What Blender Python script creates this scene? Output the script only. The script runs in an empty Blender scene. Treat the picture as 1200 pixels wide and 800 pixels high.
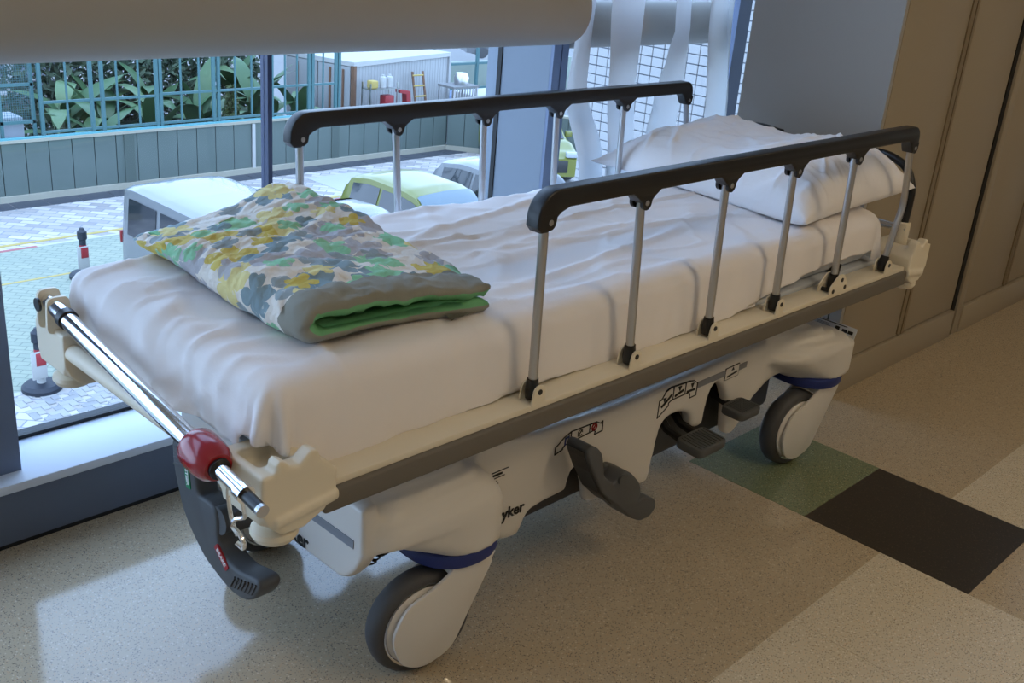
import bpy, bmesh, math, random
from mathutils import Vector, Matrix, noise
C = bpy.context.scene
COL = C.collection
random.seed(7)
PI = math.pi

# ------------------------------------------------------------------ camera, world, lights, exposure
cam_d = bpy.data.cameras.new('camera'); cam = bpy.data.objects.new('camera', cam_d); COL.objects.link(cam)
cam_d.sensor_width = 36; cam_d.lens = 1231.43/1200*36; cam_d.clip_start = .02; cam_d.clip_end = 500
right = Vector((.70164898, -.70808603, .0793907)); up = Vector((.21512822, .31674814, .92379135)); back = Vector((-.67927061, -.63109808, .3745753))
cam.matrix_world = Matrix(((right.x, up.x, back.x, 0), (right.y, up.y, back.y, 0), (right.z, up.z, back.z, 1.5), (0, 0, 0, 1)))
C.camera = cam

w = bpy.data.worlds.new('sky'); C.world = w; w.use_nodes = True
wn = w.node_tree.nodes; wl = w.node_tree.links
bg = wn['Background']; bg.inputs['Strength'].default_value = 4.5
tc = wn.new('ShaderNodeTexCoord'); sp = wn.new('ShaderNodeSeparateXYZ'); cr = wn.new('ShaderNodeValToRGB')
wl.new(tc.outputs['Generated'], sp.inputs[0]); wl.new(sp.outputs['Z'], cr.inputs[0]); wl.new(cr.outputs[0], bg.inputs['Color'])
cr.color_ramp.elements[0].position = 0.0; cr.color_ramp.elements[0].color = (.53, .73, 1, 1)
cr.color_ramp.elements[1].position = .8; cr.color_ramp.elements[1].color = (.42, .63, 1, 1)

def area(name, loc, sx, sy, power, col, rot=(0, 0, 0)):
    l = bpy.data.lights.new(name, 'AREA'); l.shape = 'RECTANGLE'; l.size = sx; l.size_y = sy; l.energy = power; l.color = col
    o = bpy.data.objects.new(name, l); o.location = loc; o.rotation_euler = rot; COL.objects.link(o); return o
WARM = (1, .76, .44)
LAMPS = [(-.4, .2), (2.2, -.6), (4.8, -.6), (2.2, -2.2)]
LAMP_POWER = 9.3
for i, (x, y) in enumerate(LAMPS):
    area('ceiling_lamp_light', (x, y, 2.66), .55, .55, LAMP_POWER*(.35 if i == 0 else 1.12), WARM)
sun = bpy.data.lights.new('sun', 'SUN'); sun.energy = .7; sun.angle = math.radians(25); sun.color = (1, .96, .9)
so = bpy.data.objects.new('sun', sun); so.rotation_euler = (math.radians(25), math.radians(-20), 0); COL.objects.link(so)

C.view_settings.view_transform = 'Standard'; C.view_settings.look = 'None'
C.view_settings.exposure = 0.0; C.view_settings.gamma = 1; C.view_settings.use_curve_mapping = False

# ------------------------------------------------------------------ materials
def lin(r, g, b):
    f = lambda c: (c/255/12.92 if c/255 <= .04045 else ((c/255+.055)/1.055)**2.4)
    return (f(r), f(g), f(b), 1)
MATS = {}
def lo(r, g, b, k=.50):        # outdoor surfaces: base colours darkened to hold down the outdoor brightness
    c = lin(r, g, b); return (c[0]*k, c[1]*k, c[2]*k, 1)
def mat(name, col, rough=.5, metal=0, spec=.5, bump=None, var=None, coat=0, sub=0):
    m = bpy.data.materials.new(name); m.use_nodes = True
    nt = m.node_tree; b = nt.nodes['Principled BSDF']
    b.inputs['Base Color'].default_value = col; b.inputs['Roughness'].default_value = rough
    b.inputs['Metallic'].default_value = metal; b.inputs['Specular IOR Level'].default_value = spec
    b.inputs['Coat Weight'].default_value = coat
    t = nt.nodes.new('ShaderNodeTexCoord')
    if var:            # (scale, amount)
        n = nt.nodes.new('ShaderNodeTexNoise'); n.inputs['Scale'].default_value = var[0]; n.inputs['Detail'].default_value = 4
        nt.links.new(t.outputs['Object'], n.inputs['Vector'])
        mx = nt.nodes.new('ShaderNodeMix'); mx.data_type = 'RGBA'
        a = var[1]
        mx.inputs[6].default_value = (col[0]*(1-a), col[1]*(1-a), col[2]*(1-a), 1)
        mx.inputs[7].default_value = (min(1, col[0]*(1+a)), min(1, col[1]*(1+a)), min(1, col[2]*(1+a)), 1)
        nt.links.new(n.outputs['Fac'], mx.inputs[0]); nt.links.new(mx.outputs[2], b.inputs['Base Color'])
    if bump:           # (scale, strength, distance)
        n = nt.nodes.new('ShaderNodeTexNoise'); n.inputs['Scale'].default_value = bump[0]; n.inputs['Detail'].default_value = 3
        nt.links.new(t.outputs['Object'], n.inputs['Vector'])
        bp = nt.nodes.new('ShaderNodeBump'); bp.inputs['Strength'].default_value = bump[1]; bp.inputs['Distance'].default_value = bump[2]
        nt.links.new(n.outputs['Fac'], bp.inputs['Height']); nt.links.new(bp.outputs[0], b.inputs['Normal'])
    MATS[name] = m
    return m

def speckle(name, base, dark, light, rough=.10):
    m = mat(name, base, rough, 0, .6)
    nt = m.node_tree; b = nt.nodes['Principled BSDF']; t = nt.nodes.new('ShaderNodeTexCoord')
    last = None
    for sc, lo, hi, col in ((250, .0, .14, dark), (210, .0, .12, light), (340, 0, .16, (dark[0]*.6, dark[1]*.75, dark[2]*1.1, 1)), (290, 0, .12, (light[0]*.9, light[1]*.7, light[2]*.55, 1))):
        v = nt.nodes.new('ShaderNodeTexVoronoi'); v.inputs['Scale'].default_value = sc
        nt.links.new(t.outputs['Object'], v.inputs['Vector'])
        s = nt.nodes.new('ShaderNodeSeparateColor'); nt.links.new(v.outputs['Color'], s.inputs[0])
        r = nt.nodes.new('ShaderNodeMath'); r.operation = 'LESS_THAN'; r.inputs[1].default_value = hi
        nt.links.new(s.outputs[0], r.inputs[0])
        d = nt.nodes.new('ShaderNodeMath'); d.operation = 'LESS_THAN'; d.inputs[1].default_value = .42
        nt.links.new(v.outputs['Distance'], d.inputs[0])
        mu = nt.nodes.new('ShaderNodeMath'); mu.operation = 'MULTIPLY'; nt.links.new(r.outputs[0], mu.inputs[0]); nt.links.new(d.outputs[0], mu.inputs[1])
        mx = nt.nodes.new('ShaderNodeMix'); mx.data_type = 'RGBA'; mx.inputs[6].default_value = base; mx.inputs[7].default_value = col
        if last: nt.links.new(last.outputs[2], mx.inputs[6])
        m2 = nt.nodes.new('ShaderNodeMath'); m2.operation = 'MULTIPLY'; m2.inputs[1].default_value = .85
        nt.links.new(mu.outputs[0], m2.inputs[0]); nt.links.new(m2.outputs[0], mx.inputs[0]); last = mx
    nt.links.new(last.outputs[2], b.inputs['Base Color'])
    n = nt.nodes.new('ShaderNodeTexNoise'); n.inputs['Scale'].default_value = 4; nt.links.new(t.outputs['Object'], n.inputs['Vector'])
    mr = nt.nodes.new('ShaderNodeMapRange'); mr.inputs['To Min'].default_value = rough-.03; mr.inputs['To Max'].default_value = rough+.06
    nt.links.new(n.outputs['Fac'], mr.inputs[0]); nt.links.new(mr.outputs[0], b.inputs['Roughness'])
    return m

FLOOR = speckle('vinyl_tan', lin(182, 165, 138), lin(112, 100, 86), lin(208, 192, 166))
FLOOR_L = speckle('vinyl_pale', lin(206, 194, 170), lin(146, 130, 110), lin(232, 224, 208))
FLOOR_K = speckle('vinyl_black', lin(48, 42, 36), lin(30, 28, 26), lin(84, 76, 64), .35)
FLOOR_G = speckle('vinyl_green', lin(118, 128, 98), lin(80, 88, 70), lin(160, 165, 135))
WALLP = mat('wall_paint', lin(205, 195, 178), .8)
CEIL = mat('ceiling_white', lin(225, 220, 210), .9)
SPAN = mat('spandrel_paint', lin(98, 108, 126), .5)
SILL = mat('sill_white', lin(215, 222, 232), .35)
ALU = mat('window_frame_grey', lin(112, 124, 148), .45, .2)
COLP = mat('column_panel', lin(122, 132, 144), .5)
GASK = mat('gasket_black', lin(14, 15, 18), .6)
TUBE = mat('tube_grey', lin(165, 160, 152), .55, 0, .4)
VANE = mat('vane_white', lin(226, 228, 230), .7)
nt_ = VANE.node_tree; tl_ = nt_.nodes.new('ShaderNodeBsdfTranslucent'); tl_.inputs[0].default_value = lin(226, 228, 230); ms_ = nt_.nodes.new('ShaderNodeMixShader'); ms_.inputs[0].default_value = .22
nt_.links.new(nt_.nodes['Principled BSDF'].outputs[0], ms_.inputs[1]); nt_.links.new(tl_.outputs[0], ms_.inputs[2]); nt_.links.new(ms_.outputs[0], nt_.nodes['Material Output'].inputs[0])
CAB = mat('laminate_beige', lin(160, 148, 128), .5, var=(1.5, .04))
CABD = mat('laminate_strip', lin(132, 116, 92), .5)
CABS = mat('cabinet_side_grey', lin(158, 154, 148), .55)
SHEET = mat('white_cotton', lin(236, 232, 232), .85, 0, .2, bump=(260, .12, .002))
PILC = mat('white_pillowcase', lin(238, 236, 238), .85, 0, .2, bump=(40, .25, .006))
MATT = mat('mattress_cover', lin(190, 196, 208), .6)
CREAM = mat('cream_plastic', lin(226, 216, 194), .42, 0, .45)
HOOD = mat('white_hood_plastic', lin(214, 210, 204), .35, 0, .45)
BUMP = mat('grey_bumper_strip', lin(104, 98, 88), .6)
BLACK = mat('black_plastic', lin(22, 22, 24), .38, 0, .5)
PEDAL = mat('charcoal_rubber', lin(82, 84, 86), .55, 0, .4)
CHROME = mat('chrome', (.86, .87, .88, 1), .13, 1)
STEEL = mat('brushed_steel', (.50, .50, .51, 1), .28, 1)
RED = mat('red_collar_plastic', lin(150, 16, 28), .25, 0, .5, coat=.4)
BLUE = mat('blue_bumper_ring', lin(26, 44, 112), .5)
TYRE = mat('grey_rubber', lin(70, 70, 72), .6)
GREYP = mat('grey_print', lin(128, 132, 140), .5)
INK = mat('black_ink', lin(18, 18, 20), .6)
INKR = mat('red_ink', lin(170, 30, 36), .6)
INKB = mat('blue_ink', lin(40, 56, 110), .6)
LAB_G = mat('green_label', lin(20, 130, 84), .5)
LAB_R = mat('red_label', lin(160, 24, 34), .5)
WHITEI = mat('white_ink', lin(235, 235, 235), .6)
DECK = mat('litter_deck', lin(190, 196, 206), .5)
STRAP = mat('blue_nylon', lin(30, 58, 150), .7)
PAPER = mat('laminated_paper', lin(212, 216, 222), .3)
QGREY = mat('quilt_border_grey', lin(140, 140, 130), .9, bump=(30, .3, .01))
QGREEN = mat('quilt_lining_green', lin(112, 176, 128), .9, bump=(30, .3, .01))
# outdoors
TEAL = mat('teal_paint', lo(84, 134, 138), .5)
HOARD = mat('hoarding_panel', lo(112, 128, 122), .6, var=(1.2, .12))
HPOST = mat('hoarding_post', lo(92, 108, 100), .6)
KERB = mat('kerb_pale', lo(205, 200, 180), .8, var=(3, .1))
DRAIN = mat('drain_grate', lo(86, 90, 98), .6)
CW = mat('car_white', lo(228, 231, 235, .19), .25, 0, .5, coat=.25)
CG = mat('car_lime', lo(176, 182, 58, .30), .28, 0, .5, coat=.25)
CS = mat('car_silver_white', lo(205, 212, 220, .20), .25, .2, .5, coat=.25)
CGL = mat('car_glass', lo(24, 32, 44), .08, 0, .6, coat=.5)
CGT = mat('car_glass_pale', lo(120, 140, 150), .1, 0, .6, coat=.5)
LEAF = mat('banana_leaf', lo(84, 122, 78), .45, 0, .4, var=(2.2, .25))
LEAF2 = mat('banana_leaf_pale', lo(116, 150, 104), .45, 0, .4, var=(2.2, .25))
LEAFY = mat('banana_leaf_yellow', lo(205, 150, 50), .6, var=(3, .2))
STEMM = mat('banana_stem', lo(96, 100, 62), .7, var=(3, .2))
HEDGE = mat('dark_hedge', lo(92, 112, 88), .8, var=(5, .3))
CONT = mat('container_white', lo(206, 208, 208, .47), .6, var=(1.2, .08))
CONTR = mat('container_rust', lo(142, 104, 78), .8, var=(6, .3))
CONTT = mat('container_roof', lo(222, 222, 218), .7)
TILEB = mat('white_wall_tile', lo(222, 222, 224, .40), .4)
GROUT = mat('dark_grout', lo(150, 162, 186, .45), .9)
REDP = mat('red_plastic', lo(196, 50, 60), .5)
YEL = mat('yellow_paint', lo(222, 196, 110), .7)
LINEW = mat('white_line_paint', lo(222, 222, 218), .7)
LINER = mat('red_line_paint', lo(205, 120, 120), .7)
CONC = mat('concrete', lo(150, 150, 148), .85, var=(.6, .12))
TRIMY = mat('tail_lamp_red', lo(170, 30, 36), .3)
LAMPM = mat('headlamp_clear', lo(215, 222, 226), .15, 0, .6)
BLK2 = mat('dark_cover_plastic', lo(40, 48, 62), .6)
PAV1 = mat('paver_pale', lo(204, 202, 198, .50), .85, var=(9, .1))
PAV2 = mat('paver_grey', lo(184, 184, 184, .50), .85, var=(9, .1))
PAVG = mat('paver_green', lo(162, 176, 162), .85, var=(9, .1))

def pave_mat(name, c1, c2, mortar, scale):
    m = mat(name, c1, .85); nt = m.node_tree; b = nt.nodes['Principled BSDF']; t = nt.nodes.new('ShaderNodeTexCoord')
    mp = nt.nodes.new('ShaderNodeMapping'); mp.inputs['Rotation'].default_value = (0, 0, math.radians(45)); nt.links.new(t.outputs['Object'], mp.inputs[0])
    br = nt.nodes.new('ShaderNodeTexBrick'); nt.links.new(mp.outputs[0], br.inputs['Vector'])
    br.inputs['Color1'].default_value = c1; br.inputs['Color2'].default_value = c2; br.inputs['Mortar'].default_value = mortar
    br.inputs['Scale'].default_value = scale; br.inputs['Mortar Size'].default_value = .018; br.inputs['Brick Width'].default_value = .6; br.inputs['Row Height'].default_value = .3
    n = nt.nodes.new('ShaderNodeTexNoise'); n.inputs['Scale'].default_value = .9; nt.links.new(t.outputs['Object'], n.inputs['Vector'])
    mx = nt.nodes.new('ShaderNodeMix'); mx.data_type = 'RGBA'; mx.blend_type = 'MULTIPLY'; mx.inputs[0].default_value = .5
    nt.links.new(br.outputs['Color'], mx.inputs[6]); nt.links.new(n.outputs['Color'], mx.inputs[7])
    nt.links.new(br.outputs['Color'], b.inputs['Base Color'])
    return m
PAVEMOT = pave_mat('paving_mottled', lo(232, 224, 214, .58), lo(174, 168, 164, .58), lo(150, 152, 160, .6), 1.6)
PAVEGR = pave_mat('paving_green', lo(192, 200, 176, .5), lo(180, 190, 170, .5), lo(142, 154, 138, .5), 2.4)

def glass_mat():
    m = bpy.data.materials.new('window_glass'); m.use_nodes = True; nt = m.node_tree
    nt.nodes.remove(nt.nodes['Principled BSDF']); out = nt.nodes['Material Output']
    tr = nt.nodes.new('ShaderNodeBsdfTransparent'); tr.inputs[0].default_value = (.955, .975, .995, 1)
    gl = nt.nodes.new('ShaderNodeBsdfGlossy'); gl.inputs['Roughness'].default_value = .01
    fr = nt.nodes.new('ShaderNodeFresnel'); fr.inputs[0].default_value = 1.35
    mx = nt.nodes.new('ShaderNodeMixShader'); geo = nt.nodes.new('ShaderNodeNewGeometry'); inv = nt.nodes.new('ShaderNodeMath'); inv.operation = 'SUBTRACT'; inv.inputs[0].default_value = 1
    mu = nt.nodes.new('ShaderNodeMath'); mu.operation = 'MULTIPLY'
    nt.links.new(geo.outputs['Backfacing'], inv.inputs[1]); nt.links.new(inv.outputs[0], mu.inputs[0]); nt.links.new(fr.outputs[0], mu.inputs[1])
    nt.links.new(mu.outputs[0], mx.inputs[0]); nt.links.new(tr.outputs[0], mx.inputs[1]); nt.links.new(gl.outputs[0], mx.inputs[2])
    nt.links.new(mx.outputs[0], out.inputs[0]); return m
GLASS = glass_mat()

def emis(name, col, s):
    m = bpy.data.materials.new(name); m.use_nodes = True; b = m.node_tree.nodes['Principled BSDF']
    b.inputs['Base Color'].default_value = (.9, .9, .9, 1); b.inputs['Emission Color'].default_value = col; b.inputs['Emission Strength'].default_value = s; return m
LAMPE = emis('lamp_diffuser', (1, .86, .68, 1), 3)

def floral():
    m = mat('floral_quilt', lin(214, 204, 190), .9); nt = m.node_tree; N = nt.nodes; L = nt.links; b = N['Principled BSDF']
    uv = N.new('ShaderNodeUVMap')
    def M(op, a, b_=None, c=None):
        n = N.new('ShaderNodeMath'); n.operation = op
        for i, x in enumerate((a, b_, c)):
            if x is None: continue
            if isinstance(x, (int, float)): n.inputs[i].default_value = x
            else: L.new(x, n.inputs[i])
        return n.outputs[0]
    nz = N.new('ShaderNodeTexNoise'); nz.inputs['Scale'].default_value = 60; nz.inputs['Detail'].default_value = 3; L.new(uv.outputs[0], nz.inputs['Vector'])
    nb = N.new('ShaderNodeTexNoise'); nb.inputs['Scale'].default_value = 45; L.new(uv.outputs[0], nb.inputs['Vector'])
    last = None
    for layer, (sc, off, R0) in enumerate(((10.2, (0, 0, 0), .56), (11.5, (3.37, 7.71, 0), .52), (14, (9.1, 2.3, 0), .40))):
        mp = N.new('ShaderNodeMapping'); mp.inputs['Location'].default_value = off; mp.inputs['Scale'].default_value = (sc, sc, 1); L.new(uv.outputs[0], mp.inputs[0])
        v = N.new('ShaderNodeTexVoronoi'); v.voronoi_dimensions = '2D'; v.inputs['Scale'].default_value = 1; v.inputs['Randomness'].default_value = .75
        L.new(mp.outputs[0], v.inputs['Vector'])
        sub = N.new('ShaderNodeVectorMath'); sub.operation = 'SUBTRACT'; L.new(mp.outputs[0], sub.inputs[0]); L.new(v.outputs['Position'], sub.inputs[1])
        s = N.new('ShaderNodeSeparateXYZ'); L.new(sub.outputs[0], s.inputs[0])
        sc2 = N.new('ShaderNodeSeparateColor'); L.new(v.outputs['Color'], sc2.inputs[0])
        ang = M('ADD', M('ARCTAN2', s.outputs[1], s.outputs[0]), M('MULTIPLY', sc2.outputs[1], 6.28))
        pet = M('ABSOLUTE', M('COSINE', M('MULTIPLY', ang, 2.5)))
        rad = M('MULTIPLY', M('ADD', .40, M('MULTIPLY', M('POWER', pet, .55), .62)), R0)
        rad = M('MULTIPLY', rad, M('ADD', .8, M('MULTIPLY', nz.outputs['Fac'], .4)))
        mask = M('LESS_THAN', v.outputs['Distance'], rad)
        keep = M('LESS_THAN', sc2.outputs[2], .50 if layer else .66)
        mask = M('MULTIPLY', mask, keep)
        holes = M('LESS_THAN', nb.outputs['Fac'], .68)
        mask = M('MULTIPLY', mask, M('ADD', M('MULTIPLY', holes, .35), .6))
        ramp = N.new('ShaderNodeValToRGB'); ramp.color_ramp.interpolation = 'CONSTANT'
        cols = [lin(206, 184, 84), lin(146, 160, 164), lin(140, 200, 158), lin(176, 176, 182), lin(222, 208, 140), lin(124, 148, 156)]
        el = ramp.color_ramp.elements
        while len(el) < 6: el.new(.5)
        for i, e in enumerate(el): e.position = i/6; 
        for i, e in enumerate(ramp.color_ramp.elements): e.color = cols[(i+layer*2) % 6]
        L.new(sc2.outputs[0], ramp.inputs[0])
        mx = N.new('ShaderNodeMix'); mx.data_type = 'RGBA'; mx.inputs[6].default_value = lin(226, 220, 210)
        if last: L.new(last.outputs[2], mx.inputs[6])
        L.new(mask, mx.inputs[0]); L.new(ramp.outputs[0], mx.inputs[7]); last = mx
    L.new(last.outputs[2], b.inputs['Base Color'])
    # quilting relief
    w1 = N.new('ShaderNodeTexNoise'); w1.inputs['Scale'].default_value = 26; w1.inputs['Detail'].default_value = 4; L.new(uv.outputs[0], w1.inputs['Vector'])
    bp = N.new('ShaderNodeBump'); bp.inputs['Strength'].default_value = .9; bp.inputs['Distance'].default_value = .014; L.new(w1.outputs['Fac'], bp.inputs['Height']); L.new(bp.outputs[0], b.inputs['Normal'])
    return m
FLORAL = floral()

# ------------------------------------------------------------------ mesh helpers
def new_bm(): return bmesh.new()
def add_box(bm, x0, x1, y0, y1, z0, z1, bev=0, seg=2, M=None):
    r = bmesh.ops.create_cube(bm, size=1)
    vs = r['verts']
    for v in vs: v.co = Vector(((x0+x1)/2+v.co.x*(x1-x0), (y0+y1)/2+v.co.y*(y1-y0), (z0+z1)/2+v.co.z*(z1-z0)))
    if bev:
        es = list({e for v in vs for e in v.link_edges})
        r2 = bmesh.ops.bevel(bm, geom=es, offset=bev, segments=seg, affect='EDGES', profile=.5)
        vs = list({v for f in r2['faces'] for v in f.verts} | {v for v in vs if v.is_valid})
    if M is not None: bmesh.ops.transform(bm, matrix=M, verts=vs)
    return vs
def add_tube(bm, pts, r, seg=12, cap=True):
    pts = [Vector(p) for p in pts]; n = len(pts)
    rs = r if isinstance(r, (list, tuple)) else [r]*n
    rings = []; prev = None
    for i, p in enumerate(pts):
        t = (pts[min(i+1, n-1)]-pts[max(i-1, 0)]).normalized()
        if prev is None:
            a = Vector((0, 0, 1)) if abs(t.z) < .9 else Vector((1, 0, 0))
            u = t.cross(a).normalized()
        else:
            u = (prev-t*prev.dot(t)).normalized()
        prev = u; v = t.cross(u)
        rings.append([bm.verts.new(p+(u*math.cos(2*PI*k/seg)+v*math.sin(2*PI*k/seg))*rs[i]) for k in range(seg)])
    for i in range(n-1):
        for k in range(seg):
            bm.faces.new((rings[i][k], rings[i][(k+1) % seg], rings[i+1][(k+1) % seg], rings[i+1][k]))
    if cap:
        bm.faces.new(rings[0][::-1]); bm.faces.new(rings[-1])
    return [v for r_ in rings for v in r_]
def add_lathe(bm, prof, seg=32, M=None, cap=True):   # prof: (r, h) about local Z
    rings = []
    for r, h in prof:
        rings.append([bm.verts.new((r*math.cos(2*PI*k/seg), r*math.sin(2*PI*k/seg), h)) for k in range(seg)])
    for i in range(len(prof)-1):
        for k in range(seg):
            bm.faces.new((rings[i][k], rings[i][(k+1) % seg], rings[i+1][(k+1) % seg], rings[i+1][k]))
    if cap:
        if prof[0][0] > 1e-5: bm.faces.new(rings[0][::-1])
        if prof[-1][0] > 1e-5: bm.faces.new(rings[-1])
    vs = [v for r_ in rings for v in r_]
    if M is not None: bmesh.ops.transform(bm, matrix=M, verts=vs)
    return vs
def add_prism(bm, outline, a0, a1, axis='y', bev=0, seg=2):
    def P(p, a):
        if axis == 'y': return (p[0], a, p[1])
        if axis == 'x': return (a, p[0], p[1])
        return (p[0], p[1], a)
    A = [bm.verts.new(P(p, a0)) for p in outline]; B = [bm.verts.new(P(p, a1)) for p in outline]; n = len(outline)
    f0 = bm.faces.new(A[::-1]); f1 = bm.faces.new(B)
    for i in range(n): bm.faces.new((A[i], A[(i+1) % n], B[(i+1) % n], B[i]))
    bmesh.ops.recalc_face_normals(bm, faces=list({f for v in A+B for f in v.link_faces}))
    if bev:
        es = [e for e in {e for v in A+B for e in v.link_edges} if (e.verts[0] in A) == (e.verts[1] in A)]
        bmesh.ops.bevel(bm, geom=es, offset=bev, segments=seg, affect='EDGES', profile=.5)
def arc(cx, cz, r, a0, a1, n=8):
    return [(cx+r*math.cos(math.radians(a0+(a1-a0)*i/n)), cz+r*math.sin(math.radians(a0+(a1-a0)*i/n))) for i in range(n+1)]
def rounded(pts, r, n=4):
    out = []; N = len(pts)
    for i in range(N):
        p0 = Vector(pts[i-1]); p = Vector(pts[i]); p1 = Vector(pts[(i+1) % N])
        rr = r[i] if isinstance(r, (list, tuple)) else r
        d0 = p0-p; d1 = p1-p; rr = min(rr, d0.length*.45, d1.length*.45)
        if rr < 1e-4: out.append(tuple(p)); continue
        a = p+d0.normalized()*rr; b = p+d1.normalized()*rr
        for k in range(n+1):
            t = k/n; out.append(tuple(a*(1-t)**2+p*2*t*(1-t)+b*t*t))
    return out
def smoothpath(pts, n=6):
    P = [Vector(p) for p in pts]; P = [P[0]*2-P[1]]+P+[P[-1]*2-P[-2]]; out = []
    for i in range(1, len(P)-2):
        for k in range(n):
            t = k/n
            out.append(.5*((2*P[i])+(P[i+1]-P[i-1])*t+(2*P[i-1]-5*P[i]+4*P[i+1]-P[i+2])*t*t+(-P[i-1]+3*P[i]-3*P[i+1]+P[i+2])*t**3))
    out.append(P[-2]); return out
def fin(bm, name, smooth=35):
    bmesh.ops.recalc_face_normals(bm, faces=bm.faces[:])
    me = bpy.data.meshes.new(name); bm.to_mesh(me); bm.free()
    if smooth:
        me.polygons.foreach_set('use_smooth', [True]*len(me.polygons))
        me.set_sharp_from_angle(angle=math.radians(smooth))
    return me
SPLIT = {'rivet', 'post_clip', 'pole_hinge', 'pedal_symbol', 'pivot_pin', 'wire_side', 'door_stile', 'lock_bar', 'bag_hook', 'pedal_arm', 'strap_band', 'tilt_lever', 'inner_tube', 'black_tip', 'column_edge', 'litter_frame'}
TINY = {'data_print', 'card_print', 'plate_holes', 'pedal_ribs', 'earth_chain'}
def islands(bm):
    bm.verts.index_update(); seen = set(); out = []
    for v in bm.verts:
        if v in seen: continue
        st = [v]; seen.add(v); comp = []
        while st:
            q = st.pop(); comp.append(q)
            for e in q.link_edges:
                o = e.other_vert(q)
                if o not in seen: seen.add(o); st.append(o)
        out.append(comp)
    return out
def obj(name, bm, m, parent=None, smooth=35, **props):
    if name in SPLIT and isinstance(bm, bmesh.types.BMesh):
        parts = islands(bm)
        if len(parts) > 1:
            first = None
            for comp in parts:
                nb = bmesh.new(); mp = {v: nb.verts.new(v.co) for v in comp}
                for f in {f for v in comp for f in v.link_faces}: nb.faces.new([mp[v] for v in f.verts])
                o = obj1(name, nb, m, parent, smooth, **props); first = first or o
            bm.free(); return first
    o = obj1(name, bm, m, parent, smooth, **props)
    if name in TINY: o['kind'] = 'stuff'
    return o
def obj1(name, bm, m, parent=None, smooth=35, **props):
    me = bm if isinstance(bm, bpy.types.Mesh) else fin(bm, name, smooth)
    if m is not None and not me.materials: me.materials.append(m)
    o = bpy.data.objects.new(name, me); COL.objects.link(o)
    if parent is not None:
        o.parent = parent
        o.matrix_parent_inverse = Matrix.Translation(-root_loc(parent))
    for k, v in props.items(): o[k] = v
    return o
def root_loc(o):
    return o.location.copy() if o.type == 'EMPTY' else Vector((0, 0, 0))
def thing(name, label, cat, loc=(0, 0, 0), group=None):
    o = bpy.data.objects.new(name, None); o.empty_display_size = .1; COL.objects.link(o); o.location = loc
    o['label'] = label; o['category'] = cat
    if group: o['group'] = group
    return o
def tag(o, label, cat, group=None):
    o['label'] = label; o['category'] = cat
    if group: o['group'] = group
    return o
def struct(name, bm, m, parent=None, smooth=35): 
    o = obj(name, bm, m, parent, smooth)
    if parent is None: o['kind'] = 'structure'
    return o
def boxm(*a, **k):
    bm = new_bm(); add_box(bm, *a, **k); return bm
def remeshed(bm, name, voxel, smooth_it=6):
    me = fin(bm, name, 0); o = bpy.data.objects.new(name, me); COL.objects.link(o)
    r = o.modifiers.new('r', 'REMESH'); r.mode = 'VOXEL'; r.voxel_size = voxel
    s = o.modifiers.new('s', 'SMOOTH'); s.factor = .5; s.iterations = smooth_it
    dg = bpy.context.evaluated_depsgraph_get(); dg.update()
    e = bpy.data.meshes.new_from_object(o.evaluated_get(dg)); e.name = name
    bpy.data.objects.remove(o); bpy.data.meshes.remove(me)
    e.polygons.foreach_set('use_smooth', [True]*len(e.polygons))
    return e
def text_mesh(s, size, M, thick=.0006):
    cu = bpy.data.curves.new('t', 'FONT'); cu.body = s; cu.size = size; cu.align_x = 'CENTER'; cu.align_y = 'CENTER'; cu.extrude = thick; cu.resolution_u = 3; cu.offset = size*.022
    o = bpy.data.objects.new('t', cu); COL.objects.link(o)
    dg = bpy.context.evaluated_depsgraph_get(); dg.update()
    me = bpy.data.meshes.new_from_object(o.evaluated_get(dg)); me.materials.clear(); bpy.data.objects.remove(o)
    me.transform(M); me.name = 'lettering'; return me
def frameM(origin, xax, yax):
    x = Vector(xax).normalized(); y = Vector(yax).normalized(); z = x.cross(y)
    return Matrix(((x.x, y.x, z.x, origin[0]), (x.y, y.y, z.y, origin[1]), (x.z, y.z, z.z, origin[2]), (0, 0, 0, 1)))

# ================================================================== ROOM SHELL
XL, XR, YB, YW, ZC = -2.6, 8.6, -3.2, 2.29, 2.72
fl = struct('floor', boxm(XL, XR, YB, 2.33, -.12, 0), FLOOR)
T = .4555; X0 = 2.485
def ftile(x0, x1, y0, y1, m): obj('floor_inlay', boxm(x0+.0006, x1-.0006, y0+.0006, y1-.0006, -.02, .0012), m, fl)
ftile(X0, X0+T, .66, 1.13, FLOOR_K)
ftile(X0, X0+T, 1.13, 1.60-.07, FLOOR_G)
for i in range(-6, 0):
    for j in range(4): ftile(X0+i*T, X0+(i+1)*T, .9-(j+1)*T, .9-j*T, FLOOR_L)
for i in range(1, 8):
    for j in range(3): ftile(X0+i*T, X0+(i+1)*T, .9-(j+1)*T, .9-j*T, FLOOR_L) if not (i < 2 and j > 3) else None
struct('ceiling', boxm(XL, XR, YB, 2.6, ZC, ZC+.1), CEIL)
struct('wall_left', boxm(XL-.1, XL, YB, 2.6, 0, ZC), WALLP)
struct('wall_right', boxm(XR, XR+.1, YB, 2.6, 0, ZC), WALLP)
struct('wall_back', boxm(XL, XR, YB-.1, YB, 0, ZC), WALLP)
# window wall: spandrel, sill, header
struct('wall_window', boxm(XL, XR, YW, 2.55, .012, .15), SPAN)
struct('trim_1', boxm(XL, XR, YW-.012, 2.52, .15, .174, bev=.004), SILL)
struct('trim_2', boxm(XL, XR, 2.42, 2.55, 2.45, ZC), SPAN)
struct('base_gap_shade', boxm(XL, XR, YW+.002, YW+.03, 0, .02), GASK)  # black strip stands in for the shaded gap at the wall foot
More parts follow.
